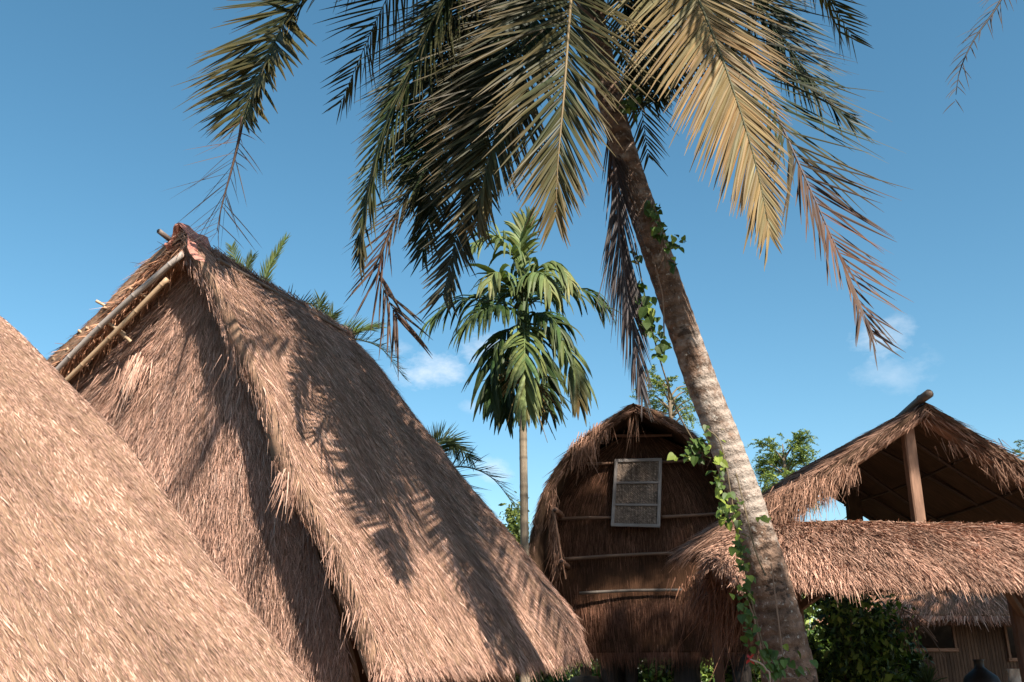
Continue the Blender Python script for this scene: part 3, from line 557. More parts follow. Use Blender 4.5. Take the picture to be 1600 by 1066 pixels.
# ---------------- bamboo hut behind ----------------
K = Frame(5.95, 14.6, -3)
bh = thing('bamboo_hut', K(1.2, 1.5, 0), 'small bamboo walled hut with low straw roof and dark windows, behind the pavilion', 'hut')
g = Geo()
S = [[K(*r) for r in rows] for rows in ([(2.6, 1.1, 3.35), (2.3, .5, 3.2), (2.0, .0, 2.9), (1.8, -.55, 2.5)], [(1.3, 1.1, 3.45), (.9, .55, 3.15), (.4, 0, 2.8), (0, -.55, 2.44)],
     [(1.1, 1.15, 3.5), (.4, .8, 3.1), (-.2, .5, 2.7), (-.5, .25, 2.40)], [(1.1, 2.2, 3.5), (.3, 2.1, 3.1), (-.3, 2.0, 2.7), (-.65, 2.0, 2.38)], [(1.1, 4.4, 3.5), (.3, 4.4, 3.1), (-.3, 4.4, 2.7), (-.65, 4.4, 2.38)])]
thatch(g, grid(S, 50, 24), thick=.14, n=14000, L=.2, W=.012, lift=.1, spread=.2, seed=91, fringe=2500, fringeL=.12, verge=(200, 300), tone=1.1, tint=(1.05, .9, .78))
S = [[K(*r) for r in rows] for rows in ([(1.1, .9, 3.5), (1.8, .7, 3.0), (2.9, .0, 2.4)], [(1.1, 2.2, 3.5), (1.9, 2.2, 3.0), (3.0, 2.2, 2.38)], [(1.1, 4.4, 3.5), (1.9, 4.4, 3.0), (3.0, 4.4, 2.38)])]
thatch(g, grid(S, 16, 12), thick=.14, n=3000, L=.2, W=.014, seed=92, fringe=300, fringeL=.12, verge=(100, 100), tone=.85)
g.build('roof', M_straw, bh)
def slats(g, w0, w1, z0, z1, a=0., col=(.12, .07, .045)):
    n_ = max(1, int((w1-w0)/.05))
    for i in range(n_):
        x = w0+(i+.5)*(w1-w0)/n_; box(g, K(a+rng.uniform(0, .008), x, z0), K(a, x, z1), (w1-w0)/n_*.94, .02, np.array(col)*rng.uniform(.7, 1.15), up=-K.r)
g = Geo()
slats(g, 0, .16, 0, 2.4); slats(g, .16, .80, 0, 1.92); slats(g, .16, .80, 2.3, 2.4); slats(g, .80, 1.62, 0, 2.4); slats(g, 1.62, 2.6, 0, 1.78); slats(g, 1.62, 2.6, 2.28, 2.4); slats(g, 2.6, 4.2, 0, 2.4)
g.build('front_wall', M_wood, bh)
g = Geo(); box(g, K(0, 0, 1.2), K(2.5, 0, 1.2), .04, 2.4, (.2, .12, .07)); box(g, K(2.5, 0, 1.2), K(2.5, 4.2, 1.2), .04, 2.4, (.2, .12, .07)); box(g, K(0, 4.2, 1.2), K(2.5, 4.2, 1.2), .04, 2.4, (.2, .12, .07)); g.build('side_wall', M_wood, bh)
for (w0, w1, z0, z1) in ((.16, .80, 1.92, 2.3), (1.62, 2.6, 1.78, 2.28)):
    g = Geo()
    box(g, K(-.03, w0-.03, z0), K(-.03, w1+.03, z0), .05, .05, (.36, .2, .13)); box(g, K(-.03, w0-.03, z1), K(-.03, w1+.03, z1), .05, .05, (.22, .12, .08))
    for x in (w0, w1): box(g, K(-.035, x, z0), K(-.035, x, z1), .04, .04, (.25, .14, .09), up=K.r)
    g.build('window', M_wood, bh)

# ---------------- leaves of palms ----------------
GR = np.array
DG, OL, GO, BR, GY, LG = GR([.020, .031, .009]), GR([.050, .050, .019]), GR([.24, .17, .072]), GR([.095, .052, .034]), GR([.065, .052, .052]), GR([.10, .14, .038])
def frond(parent, pts, cols, leafL=.8, n=85, width=.032, ang=(62, 30), droop=.35, rr=.017, start=.14, miss=.05, up=None, mat_=None, jit=.15, dih=.25, lenprof=None, rcol=None, label=None, tipdry=.35, side_droop=None, name='frond', geo=None, cut=None, segs=5, sl=(1, 1)):
    """pts: rachis polyline; cols: list of base leaf colours along the rachis"""
    if width < .05: n = int(n*1.4); width *= .80; droop *= .32
    q = cr(np.array(pts, float), 120); d = np.concatenate([[0], np.cumsum(np.linalg.norm(np.diff(q, axis=0), axis=1))]); Ltot = d[-1]; d /= Ltot
    T = nrm(np.gradient(q, axis=0)); g = geo or Geo()
    if up is None: up = np.array([0, 0, 1.])
    up = np.asarray(up, float)
    s = start+(1-start)*(np.arange(n)+.5)/n; s = s**1.0
    cols = np.array(cols, float); ccol = cr(cols, 60) if len(cols) > 1 else np.tile(cols, (60, 1)); ccol = np.clip(ccol, .01, .8)
    it = lambda A, t: np.stack([np.interp(t, d, A[:, k]) for k in range(3)], 1)
    for side in (-1, 1):
        t = np.clip(s+rng.normal(0, .15/n, n), 0, 1); keep = rng.random(n) > miss
        if cut is not None: keep &= ~cut(t, side)
        t = t[keep]; m = len(t)
        if not m: continue
        p = it(q, t); tt = nrm(it(T, t)); U = nrm(up-tt*(tt@up)[:, None]); Bn = np.cross(tt, U)*side
        x = (t-start)/(1-start)
        a = np.radians(ang[0]+(ang[1]-ang[0])*x)+rng.normal(0, jit*.35, m)
        D = tt*np.cos(a)[:, None]+Bn*np.sin(a)[:, None]+U*(rng.normal(dih, jit, m))[:, None]
        lp = lenprof(x) if lenprof else (.55+.75*np.sin(np.clip(x*.92+.12, 0, 1)*math.pi)**.8)*np.clip(1.15-x*.55, .3, 1)
        ll = leafL*lp*np.where(rng.random(m) < .06, .55, 1)*rng.normal(1, .1, m)*(sl[0] if side < 0 else sl[1])
        base = ccol[np.clip((x*59).astype(int), 0, 59)]*np.clip(rng.normal(1, .16, (m, 1)), .6, 1.5)
        hue = rng.normal(0, .10, m)[:, None]; base = np.clip(base*np.c_[1+hue, np.ones(m), 1-hue*.5], .006, .8)
        tip = base*(1-tipdry)+np.array([.20, .13, .06])*tipdry
        c3 = np.stack([base, base, base*.6+tip*.4, tip], 1)
        dr = np.clip(rng.normal(droop, droop*.3+.02, m), 0, 3)
        tp = lambda k: [.55, 1, 1, .85, .55, .10][int(round(k*5))] if segs == 5 else (.5 if k == 0 else max(.1, 1-.9*k**2.2))
        ribbons(g, p, D, U+Bn*.2, ll, width*(.7+.3*lp)*rng.normal(1, .1, m), c3, droop=dr, segs=segs, across=3, fold=.22, roll=rng.normal(.15*side, .22, m), taper=tp)
    rc = rcol if rcol is not None else np.clip(ccol[::20]*1.3+.02, 0, .6)
    tube(g, q[::5], np.linspace(rr, rr*.18, 24), rc if np.ndim(rc) == 2 else np.array(rc), n=6)
    if geo is None: return g.build(name, mat_ or M_leaf, parent, label=label)
cp = thing('coconut_palm', (2.12, 7.02, 0), 'leaning coconut palm with long drooping fronds and vine on its pale blotched trunk', 'palm tree', 'coconut palms')
tr = [(1245, 1300, 7.0, 104), (1236, 1090, 6.98, 96), (1222, 1000, 6.93, 84), (1200, 900, 6.87, 70), (1170, 800, 6.8, 61), (1136, 700, 6.75, 56), (1097, 600, 6.7, 53), (1062, 500, 6.6, 51), (1028, 400, 6.5, 49), (994, 300, 6.45, 47), (967, 210, 6.4, 44), (943, 110, 6.35, 43), (920, 0, 6.3, 42), (902, -110, 6.3, 42)]
pts = [np.array([2.14, 7.02, -.1])]+[P(x, y, Y_) for x, y, Y_, _ in tr]; rd = [.25]+[w_*.445*(Y_/(1336+(y-533)*.342)) for x, y, Y_, w_ in tr]
K_ = 260; q = cr(np.array(pts), K_); r_ = cr(np.array(rd)[:, None], K_)[:, 0]
hgt = np.concatenate([[0], np.cumsum(np.linalg.norm(np.diff(q, axis=0), axis=1))])
r_ = r_*(1+.045*((hgt*8.5) % 1)+.012*np.sin(hgt*5.1)+.01*np.sin(hgt*13))
lich_shade = np.interp(q[:, 2], [0, 1.5, 2.2, 2.7, 3.2, 3.7, 4.3, 5, 7.8], [.05, .08, .15, .42, .46, .37, .27, .29, .2])  # lichen amount, dropped near the foot to paint the shade there
g = Geo(); tube(g, q, r_, np.c_[lich_shade, lich_shade, lich_shade], n=40)
g.build('trunk', M_bark, cp)
C = P(902, -115, 6.3)
def pf(first, L_): return [C+np.array(first)*.12]+[P(*x) for x in L_]
UPC = (.15, -.55, 1)      # the drooping fronds turn their upper side to the front
# far left frond with a dead hanging tip
frond(cp, pf((-1, 0, 1), [(780, -150, 6.5), (640, -85, 6.7), (535, -42, 6.9), (464, 5, 7.0), (425, 75, 7.0), (395, 140, 7.0), (378, 188, 7.0)]), [DG*1.3, DG*1.6, OL*1.3, OL*1.5], 1.05, n=150, width=.049, ang=(74, 48), droop=.35, up=(-.4, -.75, .6), tipdry=.3, lenprof=lambda x: np.where(x > .8, .85-.55*(x-.8)/.2, .85)+0*x)
frond(cp, [P(379, 184, 7), P(374, 215, 7), P(362, 265, 7), P(347, 320, 7), P(338, 368, 7)], [BR*1.3, GY*.7, GY*.55, BR*.5], .52, n=17, width=.011, ang=(48, 38), droop=.35, start=.02, up=(-.4, -.75, .6), mat_=M_dry, name='dead_tip', jit=.4, label='dead brown tip dangling below the far left frond', tipdry=.1, rcol=BR*.9, lenprof=lambda x: .55+.6*np.sin(x*3.0))
frond(cp, pf((-1, .2, 1), [(770, -165, 6.8), (680, -110, 7.1), (600, -62, 7.3), (540, -38, 7.4), (482, -18, 7.4)]), [DG*1.3, DG*1.5, OL*1.2], .82, n=80, width=.04, ang=(68, 62), droop=4.2, sl=(.5, 1), up=(0, -.6, .8), tipdry=.4, lenprof=lambda x: 1.0-.3*x, miss=.12, jit=.2)
# left group, leaves coloured darker for the central frond's shade on them
frond(cp, pf((-1, 0, 1.25), [(800, -110, 6.85), (712, -30, 6.70), (655, 80, 6.60), (612, 170, 6.55), (585, 250, 6.55), (566, 340, 6.55), (560, 410, 6.55)]), [DG, DG, DG*1.1, DG*1.5, OL*.7], .74, n=110, width=.03, ang=(38, 20), droop=.7, sl=(1.1, .55), up=(-.3, -.8, .6), tipdry=.3, miss=.06, rcol=GR([.16, .13, .05]))
frond(cp, pf((-.8, .4, .5), [(820, -60, 7.05), (765, 60, 6.95), (705, 190, 6.85), (655, 275, 6.80), (615, 345, 6.75), (592, 425, 6.75), (622, 500, 6.75)]), [DG, DG, DG, DG*1.6, BR*.8, BR*.6], .8, n=80, width=.028, ang=(36, 22), droop=.45, up=(-.3, -.8, .6), miss=.22, jit=.2, lenprof=lambda x: np.where(x > .6, .6, 1.0), tipdry=.25)
frond(cp, pf((-.7, -.2, .5), [(840, -60, 6.80), (780, 60, 6.70), (745, 180, 6.60), (727, 280, 6.60), (712, 370, 6.60), (692, 462, 6.60)]), [DG, DG*.9, DG, OL*.55, GR([.07, .066, .04])], .80, n=105, width=.036, ang=(38, 30), droop=.15, up=(-.2, -.8, .5), lenprof=lambda x: np.where(x < .75, .9-.3*x, .58-.9*(x-.75)), tipdry=.15)
frond(cp, pf((-.5, .1, .5), [(862, -40, 6.5), (812, 90, 6.4), (778, 200, 6.35), (755, 285, 6.3), (745, 350, 6.3)]), [DG, DG, OL*.5, OL*1.2, GO*.6], .85, n=95, width=.032, ang=(42, 22), droop=.3, up=(-.2, -.8, .5), tipdry=.45)
frond(cp, pf((-.5, .5, .5), [(800, -90, 6.9), (715, 20, 7.0), (670, 150, 7.1), (655, 260, 7.1), (668, 340, 7.1)]), [DG, DG, DG], .75, n=85, width=.03, ang=(55, 30), droop=.5, up=(-.2, -.8, .6))
frond(cp, pf((-.3, .7, .5), [(850, -60, 7.1), (790, 40, 7.3), (750, 130, 7.5), (735, 220, 7.5)]), [DG, DG, DG], .8, n=85, width=.032, ang=(55, 30), droop=.4, up=(-.1, -.7, .6))
frond(cp, pf((-.6, .2, .5), [(800, -80, 7.00), (735, 10, 7.00), (690, 110, 7.00), (668, 220, 7.00), (672, 320, 7.00), (660, 400, 7.00)]), [DG, DG*.9, DG, DG*1.2], .78, n=95, width=.034, ang=(40, 22), droop=.5, up=(-.2, -.8, .6), miss=.08)
# central frond
frond(cp, pf((0, -1, .6), [(897, -60, 5.8), (889, 40, 5.55), (881, 150, 5.45), (872, 250, 5.45), (868, 338, 5.5)]), [OL*.6, OL*.85, OL*.95, OL*1.1, GO*.35+OL*.55], .88, n=92, sl=(.82, 1), width=.031, ang=(52, 20), droop=.30, up=(.05, -1, .25), tipdry=.5, rcol=GR([.26, .19, .10]), dih=.1)
# golden frond on the right
frond(cp, pf((1, -.4, .8), [(985, -150, 6.0), (1065, -50, 5.75), (1112, 50, 5.65), (1152, 160, 5.6), (1183, 265, 5.6), (1203, 365, 5.6)]), [OL*1.6, OL*2.2, GO*.75, GO*.8, GO*.85, GO*.95], .82, n=115, width=.031, ang=(62, 20), sl=(.70, 1.05), droop=.42, up=(.15, -1, .3), tipdry=.55, rcol=GR([.10, .10, .05]), dih=.05, jit=.06, mat_=M_dry, label='dried golden frond right of the trunk', miss=.01)
# lower right frond with a brown sparse end
frond(cp, pf((1, .1, .7), [(1010, -140, 6.4), (1110, -20, 6.35), (1190, 130, 6.3), (1245, 250, 6.3), (1290, 350, 6.3), (1330, 440, 6.3), (1368, 540, 6.3)]), [DG, DG, OL*.4, DG*1.4, BR*.8, BR*1.3, GY*.8], .82, n=78, width=.027, ang=(52, 24), droop=.2, up=(.2, -1, .3), miss=.12, jit=.16, tipdry=.15, mat_=M_dry, rcol=GR([.13, .11, .12]), label='frond with a rusty brown end, lowest on the right')
# dark right frond
frond(cp, pf((1, .3, 1), [(1030, -170, 6.8), (1120, -80, 6.8), (1180, -5, 6.8), (1240, 85, 6.8), (1290, 150, 6.8), (1338, 200, 6.8)]), [DG, DG, DG*.9, DG, DG*.8], .98, n=90, width=.038, ang=(52, 26), sl=(.65, 1.05), droop=.8, up=(.3, -1, .4), tipdry=.05, miss=.06)
frond(cp, pf((.6, .7, .8), [(980, -60, 7.0), (1030, 20, 7.1), (1045, 90, 7.2), (1022, 160, 7.2)]), [DG, DG, DG], .7, n=80, width=.032, ang=(58, 30), droop=.4, up=(.1, -.7, .6))
frond(cp, pf((.3, .7, .8), [(950, -50, 7.2), (990, 30, 7.5), (1005, 100, 7.7), (985, 165, 7.7)]), [DG, DG, DG], .8, n=85, width=.032, ang=(58, 30), droop=.3, up=(0, -.7, .6))
frond(cp, pf((.5, -.2, 1), [(985, -90, 6.2), (1050, -40, 6.1), (1085, 5, 6.0), (1100, 45, 6.0)]), [OL*.7, OL*.9, OL], .6, n=70, width=.03, ang=(60, 30), droop=.4, up=(.1, -1, .5), tipdry=.5)
# grey dead frond hanging beside the trunk
frond(cp, [P(945, 180, 6.55), P(962, 270, 6.35), P(968, 370, 6.3), P(980, 460, 6.3), P(994, 550, 6.3), P(1004, 618, 6.3)], [BR, GY*.9, GY, GY, GY*.9], .62, n=70, width=.016, ang=(11, 9), droop=.3, start=.08, up=(-.3, -1, .2), mat_=M_dry, miss=.08, jit=.09, tipdry=.1, name='dead_frond', label='grey dead frond hanging straight down beside the trunk', dih=.0)
# upper crown above the frame, extra unseen fronds added to shade the big roof
for az, el, L_ in ((20, 55, 3.8), (75, 65, 3.6), (110, 60, 3.6), (140, 50, 3.4), (95, 76, 3.2), (60, 74, 3.2), (125, 74, 3.0), (75, 80, 3.4), (170, 60, 3.2), (-150, 50, 3.4), (-100, 45, 4), (-55, 60, 3.8), (-20, 45, 4), (45, 68, 3.4)):
    d = np.array([math.sin(rad(az)), math.cos(rad(az)), 0]); e = math.tan(rad(el)); pp = []
    for t in np.linspace(0, 1, 6): pp.append(C+d*L_*.75*t+np.array([0, 0, 1.])*(L_*.75*(e*t-(e+.25)*t*t)))
    frond(cp, pp, [DG*1.2, OL*.8], .75, n=60, width=.034, ang=(65, 32), droop=.5, segs=4)
# fibrous sheath where the fronds leave the trunk
g = Geo(); m = 26
for i in range(m):
    az = rng.uniform(0, 6.28); d = np.array([math.cos(az), math.sin(az), 0]); b0 = C-np.array([-.05, 0, .35])+d*.05+[0, 0, rng.uniform(-.5, .1)]
    tube(g, [b0, b0+d*.16+[0, 0, .22], b0+d*.35+[0, 0, .5]], [.055, .04, .02], (.16, .085, .05), n=6)
g.build('leaf_base', M_dry, cp)

# ---------------- second coconut palm, its crown above the frame on the right ----------------
C2 = np.array([6.9, 4.9, 11.9])
cp2 = thing('coconut_palm', (8.4, 3.8, 0), 'coconut palm out of view, only its thin dead frond tip at the top right', 'palm tree', 'coconut palms')
g = Geo(); q = cr(np.array([[8.4, 3.8, -.1], [8.3, 3.9, 3], [7.7, 4.4, 8], C2]), 120); tube(g, q, np.linspace(.24, .13, 120)*(1+.03*((np.arange(120)*.6) % 1)), np.full((120, 3), .4), n=20); g.build('trunk', M_bark, cp2)
for az, el, L_ in ((0, 45, 4), (35, 30, 4), (70, 50, 4), (110, 35, 4), (150, 50, 3.6), (-165, 30, 3.2), (-90, 65, 3.4), (-60, 40, 3.6), (-25, 50, 3.8), (15, 45, 4), (-120, 50, 3.6), (55, 60, 4), (-5, 30, 3.6), (-45, 65, 3.6)):
    d = np.array([math.sin(rad(az)), math.cos(rad(az)), 0]); e = math.tan(rad(el)); pp = []
    for t in np.linspace(0, 1, 6): pp.append(C2+d*L_*.72*t+np.array([0, 0, 1.])*(L_*.75*(e*t-(e+.22)*t*t)))
    frond(cp2, pp, [DG*1.2, OL*.8], .8, n=70, width=.036, ang=(65, 32), droop=.6, segs=4)
frond(cp2, [C2, P(1760, -330, 5.6), P(1640, -130, 6.0), P(1580, -30, 6), P(1555, 15, 6), P(1522, 62, 6), P(1500, 110, 6), P(1492, 160, 6)], [GR([.04, .035, .035])]*2, .50, n=60, width=.013, ang=(30, 25), droop=1.2, start=.3, miss=.2, jit=.25, mat_=M_dry, rr=.016, up=(-.3, -1, .3), name='dead_frond', tipdry=0, rcol=GR([.04, .035, .035]), label='nearly bare thin frond tip hanging at the top right')

# ---------------- areca palm ----------------
ap = thing('areca_palm', (.15, 12.5, 0), 'slim areca palm with ringed trunk and bushy drooping green crown, between big hut and barn', 'palm tree')
g = Geo(); b0 = np.array([.15, 12.5, 0]); tp_ = P(817, 640, 12.5); q = cr(np.array([b0, (b0+tp_)/2+[.02, 0, 0], tp_, P(818, 560, 12.5)]), 200); hh = q[:, 2]
ringc = np.where(((hh*7.5) % 1) < .16, .6, 1.0)[:, None]*np.array([.27, .215, .155])*rng.normal(1, .08, (200, 1)); tube(g, q, np.interp(hh, [0, 3, 6], [.08, .057, .052])*(1+.05*(((hh*7.5) % 1) < .16)), ringc, n=16); g.build('trunk', M_wood, ap)
g = Geo(); tube(g, [P(818, 565, 12.5), P(818, 520, 12.5), P(817, 470, 12.5), P(818, 425, 12.5)], [.075, .1, .08, .04], (.08, .13, .04), n=14, m=20); g.build('crownshaft', M_green, ap)
AG = GR([.050, .085, .022]); AL = GR([.15, .20, .065]); AY = GR([.22, .235, .09])
AF = [([(818, 450, 12.5), (812, 400, 12.4), (816, 360, 12.4), (828, 335, 12.4)], [AL, AL, AY], .34, .5, (42, 25)),
      ([(815, 450, 12.4), (800, 395, 12.2), (770, 368, 12.1), (742, 378, 12.0)], [AG, AL, AL], .55, 1.6, (55, 35)),
      ([(815, 470, 12.4), (790, 440, 12.0), (775, 425, 11.8), (765, 440, 11.7)], [AG, AL, AY], .5, 1.7, (50, 35)),
      ([(815, 485, 12.5), (770, 466, 12.6), (715, 470, 12.7), (672, 500, 12.7)], [AG, AG*.8, AL*.8], .60, 1.3, (55, 30)),
      ([(815, 490, 12.3), (780, 478, 11.9), (745, 490, 11.7), (722, 515, 11.7)], [AG, AG, AL], .55, 1.5, (55, 35)),
      ([(820, 480, 12.5), (865, 455, 12.7), (910, 452, 12.8), (945, 480, 12.8)], [AG, AG*.9, AG], .60, 1.3, (55, 30)),
      ([(820, 460, 12.4), (840, 420, 12.2), (868, 412, 12.1), (892, 438, 12.0)], [AG, AL, AY], .55, 1.7, (55, 35)),
      ([(820, 470, 12.3), (832, 430, 11.9), (850, 430, 11.6), (862, 455, 11.5)], [AG, AL, AY], .5, 1.8, (50, 35)),
      ([(818, 505, 12.3), (819, 520, 11.9), (820, 565, 11.6), (822, 640, 11.6)], [AL, AL, AY], .62, .5, (42, 14)),
      ([(815, 505, 12.4), (788, 522, 12.2), (768, 570, 12.1), (768, 625, 12.1)], [AG, AG*.8, AG], .60, .9, (45, 22)),
      ([(818, 505, 12.5), (800, 540, 12.7), (792, 600, 12.8), (790, 650, 12.8)], [AG*.8, AG*.7], .55, .8, (45, 22)),
      ([(822, 505, 12.4), (862, 515, 12.2), (893, 560, 12.1), (905, 625, 12.1)], [AG, AL*.9, GO*.7], .55, 1.0, (45, 25)),
      ([(822, 495, 12.4), (850, 490, 12.0), (872, 510, 11.8), (882, 545, 11.8)], [AG, AG, AL], .50, 1.4, (50, 30)),
      ([(819, 500, 12.6), (845, 530, 12.9), (855, 590, 13.0), (858, 640, 13.0)], [AG*.8, AG*.8], .55, .8, (45, 22)),
      ([(818, 470, 12.6), (835, 450, 13.0), (850, 440, 13.3), (870, 470, 13.4)], [AG, AG], .5, 1.4, (50, 30)),
      ([(818, 470, 12.6), (795, 450, 13.0), (775, 450, 13.3), (755, 480, 13.4)], [AG, AG], .5, 1.4, (50, 30))]
for L_, cc, ll, dr, an in AF:
    frond(ap, [P(*x) for x in L_], [c*.85 for c in cc], ll*1.15, n=24, width=.064, ang=an, droop=dr*2.0, start=.12, rr=.018, tipdry=.12, jit=.2, dih=.3, miss=.04, up=(0, -.35, 1), lenprof=lambda x: .8+.35*np.sin(x*3.1)-.25*x)
for (x, y, Y_) in ((785, 590, 12.3), (850, 640, 12.6)):
    g = Geo()
    for i in range(60):
        c0 = P(817, 600, 12.5); e = P(x+rng.normal(0, 16), y+rng.normal(8, 20), Y_+rng.normal(0, .15)); tube(g, [c0, (c0+e)/2+[0, 0, .12], e], [.008, .007, .004], np.array([.24, .16, .05])*rng.uniform(.6, 1.3), n=4, caps=False, m=6)
    g.build('flower_cluster', M_dry, ap)

# ---------------- small palms showing above the big hut's ridge ----------------
def small_palm(base, crown, fr, label, leaf=.4, wd=.018):
    o = thing('small_palm', (base[0], base[1], 0), label, 'palm tree', 'small palms behind the big hut')
    g = Geo(); tube(g, [(base[0], base[1], -.05), ((base[0]+crown[0])/2+.05, (base[1]+crown[1])/2, crown[2]/2), crown], [.11, .09, .07], (.2, .15, .11), n=12, m=30); g.build('trunk', M_wood, o)
    for L_, cc, an, dr in fr: frond(o, [crown]+[P(*x) for x in L_], cc, leaf, n=44, width=wd, ang=an, droop=dr, start=.25, rr=.014, tipdry=.1, up=(0, -1, .3), dih=.1, lenprof=lambda x: .95-.5*x)
    for az in (30, 100, 170):
        d = np.array([math.sin(rad(az)), math.cos(rad(az)), 0]); frond(o, [crown, crown+d*.5+[0, 0, .25], crown+d*1.0+[0, 0, .1], crown+d*1.4-[0, 0, .4]], [DG*1.3], leaf, n=26, width=wd, droop=.4)
c0 = P(400, 500, 12.5)
small_palm((c0[0]+.1, 12.6), c0, [([(408, 455, 12.4), (422, 415, 12.4), (446, 374, 12.4)], [LG*.9, LG*1.1], (28, 16), .1), ([(390, 460, 12.4), (372, 420, 12.4), (362, 385, 12.4)], [LG*.6, LG*.7], (45, 35), .1), ([(385, 450, 12.6), (385, 420, 12.6), (395, 400, 12.6)], [LG*.6, LG*.6], (50, 30), .2)], 'small palm behind the ridge near its peak, one upright pale green frond', leaf=.30)
c1 = P(490, 560, 12.5)
small_palm((c1[0]+.1, 12.6), c1, [([(497, 520, 12.4), (497, 490, 12.4), (500, 468, 12.4)], [LG*.5, LG*.5], (62, 25), .05), ([(515, 535, 12.5), (550, 517, 12.5), (590, 510, 12.5)], [LG*.8, LG*.9], (30, 16), .15), ([(500, 530, 12.3), (510, 505, 12.3), (520, 490, 12.3)], [LG*.5, LG*.5], (60, 30), .05)], 'small palm at the rear end of the ridge with fan-like frond and one pointing right')
c2 = P(655, 760, 12.5)
small_palm((c2[0]-.1, 12.6), c2, [([(680, 700, 12.3), (705, 690, 12.3), (738, 718, 12.3)], [LG*.45, LG*.6], (48, 28), .5), ([(670, 710, 12.6), (690, 685, 12.6), (715, 705, 12.6)], [LG*.4, LG*.4], (50, 30), .4)], 'small palm beside the big roof slope, dark frond arching right', leaf=.42)

# ---------------- leafy trees ----------------
def leaf_cloud(g, pts, size, cols, droop=.4, asp=.45, dirs=None):
    m = len(pts); D = dirs if dirs is not None else rng.normal(0, 1, (m, 3))+[0, 0, -.3]; Nn = rng.normal(0, 1, (m, 3))+[0, -.4, .8]
    L_ = size*rng.lognormal(0, .25, m); c = cols[rng.choice(len(cols), m)]*rng.normal(1, .15, (m, 1))
    ribbons(g, pts, D, Nn, L_, L_*asp, np.clip(c, .005, .6), droop=droop, segs=2, across=2, taper=lambda t: [.25, 1, .12][int(round(t*2))])
def feather_tree(base, crown, R, label, cat='tree', twigs=260, cols=None, dens=34, leafs=.05):
    o = thing('feathery_tree', (base[0], base[1], 0), label, cat, 'feathery trees behind the huts'); crown = np.array(crown); R = np.array(R)
    g = Geo(); trunkp = [(base[0], base[1], -.1), (np.array([base[0], base[1], 0])*.5+crown*.5)+[.1, 0, 0], crown-[0, 0, R[2]*.3], crown+[0, 0, R[2]*.7]]
    tube(g, trunkp, [.13, .09, .05, .012], (.2, .15, .10), n=10, m=30)
    ends = []
    for i in range(16):
        z = rng.uniform(-.8, .8); az = rng.uniform(0, 6.28); s0 = crown+[0, 0, z*R[2]*.8-.15*R[2]]; e = crown+R*np.array([math.cos(az)*math.sqrt(1-z*z)*.85, math.sin(az)*math.sqrt(1-z*z)*.85, z*.85+.12])
        tube(g, [s0*[1, 1, 1]-[0, 0, .1], (s0+e)/2+[0, 0, .05], e], [.03, .02, .006], (.2, .16, .1), n=5, m=8); ends.append((s0, e))
    g.build('trunk', M_wood, o)
    g = Geo()
    for i in range(twigs):
        s0, e = ends[rng.integers(len(ends))]; t = rng.uniform(.45, 1.1); c = s0+(e-s0)*t+rng.normal(0, .09, 3)*R
        d = nrm(nrm(c-crown)+rng.normal(0, .45, 3)); ln = rng.uniform(.22, .42)*min(1.2, R[0]); k = np.linspace(0, 1, dens); line = c+np.outer(k*ln, d)+np.outer(-k*k*ln*.55, [0, 0, 1.])
        side = np.cross(d, [0, 0, 1.]); sgn = np.where(np.arange(dens) % 2, 1, -1)[:, None]
        leaf_cloud(g, line+rng.normal(0, .01, (dens, 3)), leafs, cols, dirs=side*sgn+d*.5+rng.normal(0, .3, (dens, 3)), asp=.36)
    g.build('crown', M_green, o)
FC = GR([[.17, .22, .045], [.12, .18, .04], [.22, .26, .06], [.07, .11, .03]])
Q = P(1228, 745, 24); feather_tree((Q[0], 24), Q+[0, 0, .12], (.85, .75, 1.1), 'light green feathery tree top between leaning trunk and pavilion roof', cols=FC*1.25, twigs=520, leafs=.06)
Q = P(1046, 618, 22); feather_tree((Q[0]+.1, 22), Q-[0, 0, .2], (.78, .7, 1.0), 'sparse feathery tree rising behind the rice barn roof', cols=FC*1.1, twigs=200, dens=28, leafs=.06)
Q = P(1600, 715, 24); feather_tree((Q[0]+.2, 24), Q+[.3, 0, 0], (.7, .7, .6), 'bit of feathery tree crown over the pavilion roof at the right edge', cols=FC*.7, twigs=120)
Q = P(1185, 790, 23); feather_tree((Q[0], 23), Q, (.55, .5, .8), 'darker low feathery tree just left of the light green one', cols=FC*.45, twigs=110)
def bush(c, R, label, n, size, cols, cat='bush', name='bush', clumps=26, group='dense green bushes', low=False):
    c = np.array(c, float); R = np.array(R, float); o = thing(name, (c[0], c[1], 0), label, cat, group)
    g = Geo(); cen = []
    for i in range(clumps):
        v = rng.normal(0, 1, 3); v /= np.linalg.norm(v); cen.append(c+R*v*rng.uniform(.35, .95))
    for p in cen[:14]: tube(g, [(c[0]+rng.normal(0, .2), c[1]+rng.normal(0, .15), 0), (c+p)/2*[1, 1, .8], p], [.03, .02, .008], (.14, .10, .07), n=5, m=8)
    g.build('stem', M_wood, o)
    g = Geo(); k = rng.integers(clumps, size=n); rr = rng.uniform(.5, 1.3, clumps)[k][:, None]
    pts = np.array(cen)[k]+rng.normal(0, 1, (n, 3))*R*.17*rr; pts[:, 2] = np.maximum(pts[:, 2], .05)
    leaf_cloud(g, pts, size, cols, asp=.55); g.build('foliage', M_green, o)
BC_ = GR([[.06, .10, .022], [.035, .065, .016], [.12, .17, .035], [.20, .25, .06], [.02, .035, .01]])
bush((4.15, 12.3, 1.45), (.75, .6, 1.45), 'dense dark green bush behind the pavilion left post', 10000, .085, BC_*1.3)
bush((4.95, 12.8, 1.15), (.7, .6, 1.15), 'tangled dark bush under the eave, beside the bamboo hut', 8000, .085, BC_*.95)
bush((3.7, 15.2, .9), (.9, .7, 1.3), 'bush glimpsed beneath the right end of the rice barn', 4500, .09, BC_*1.2)
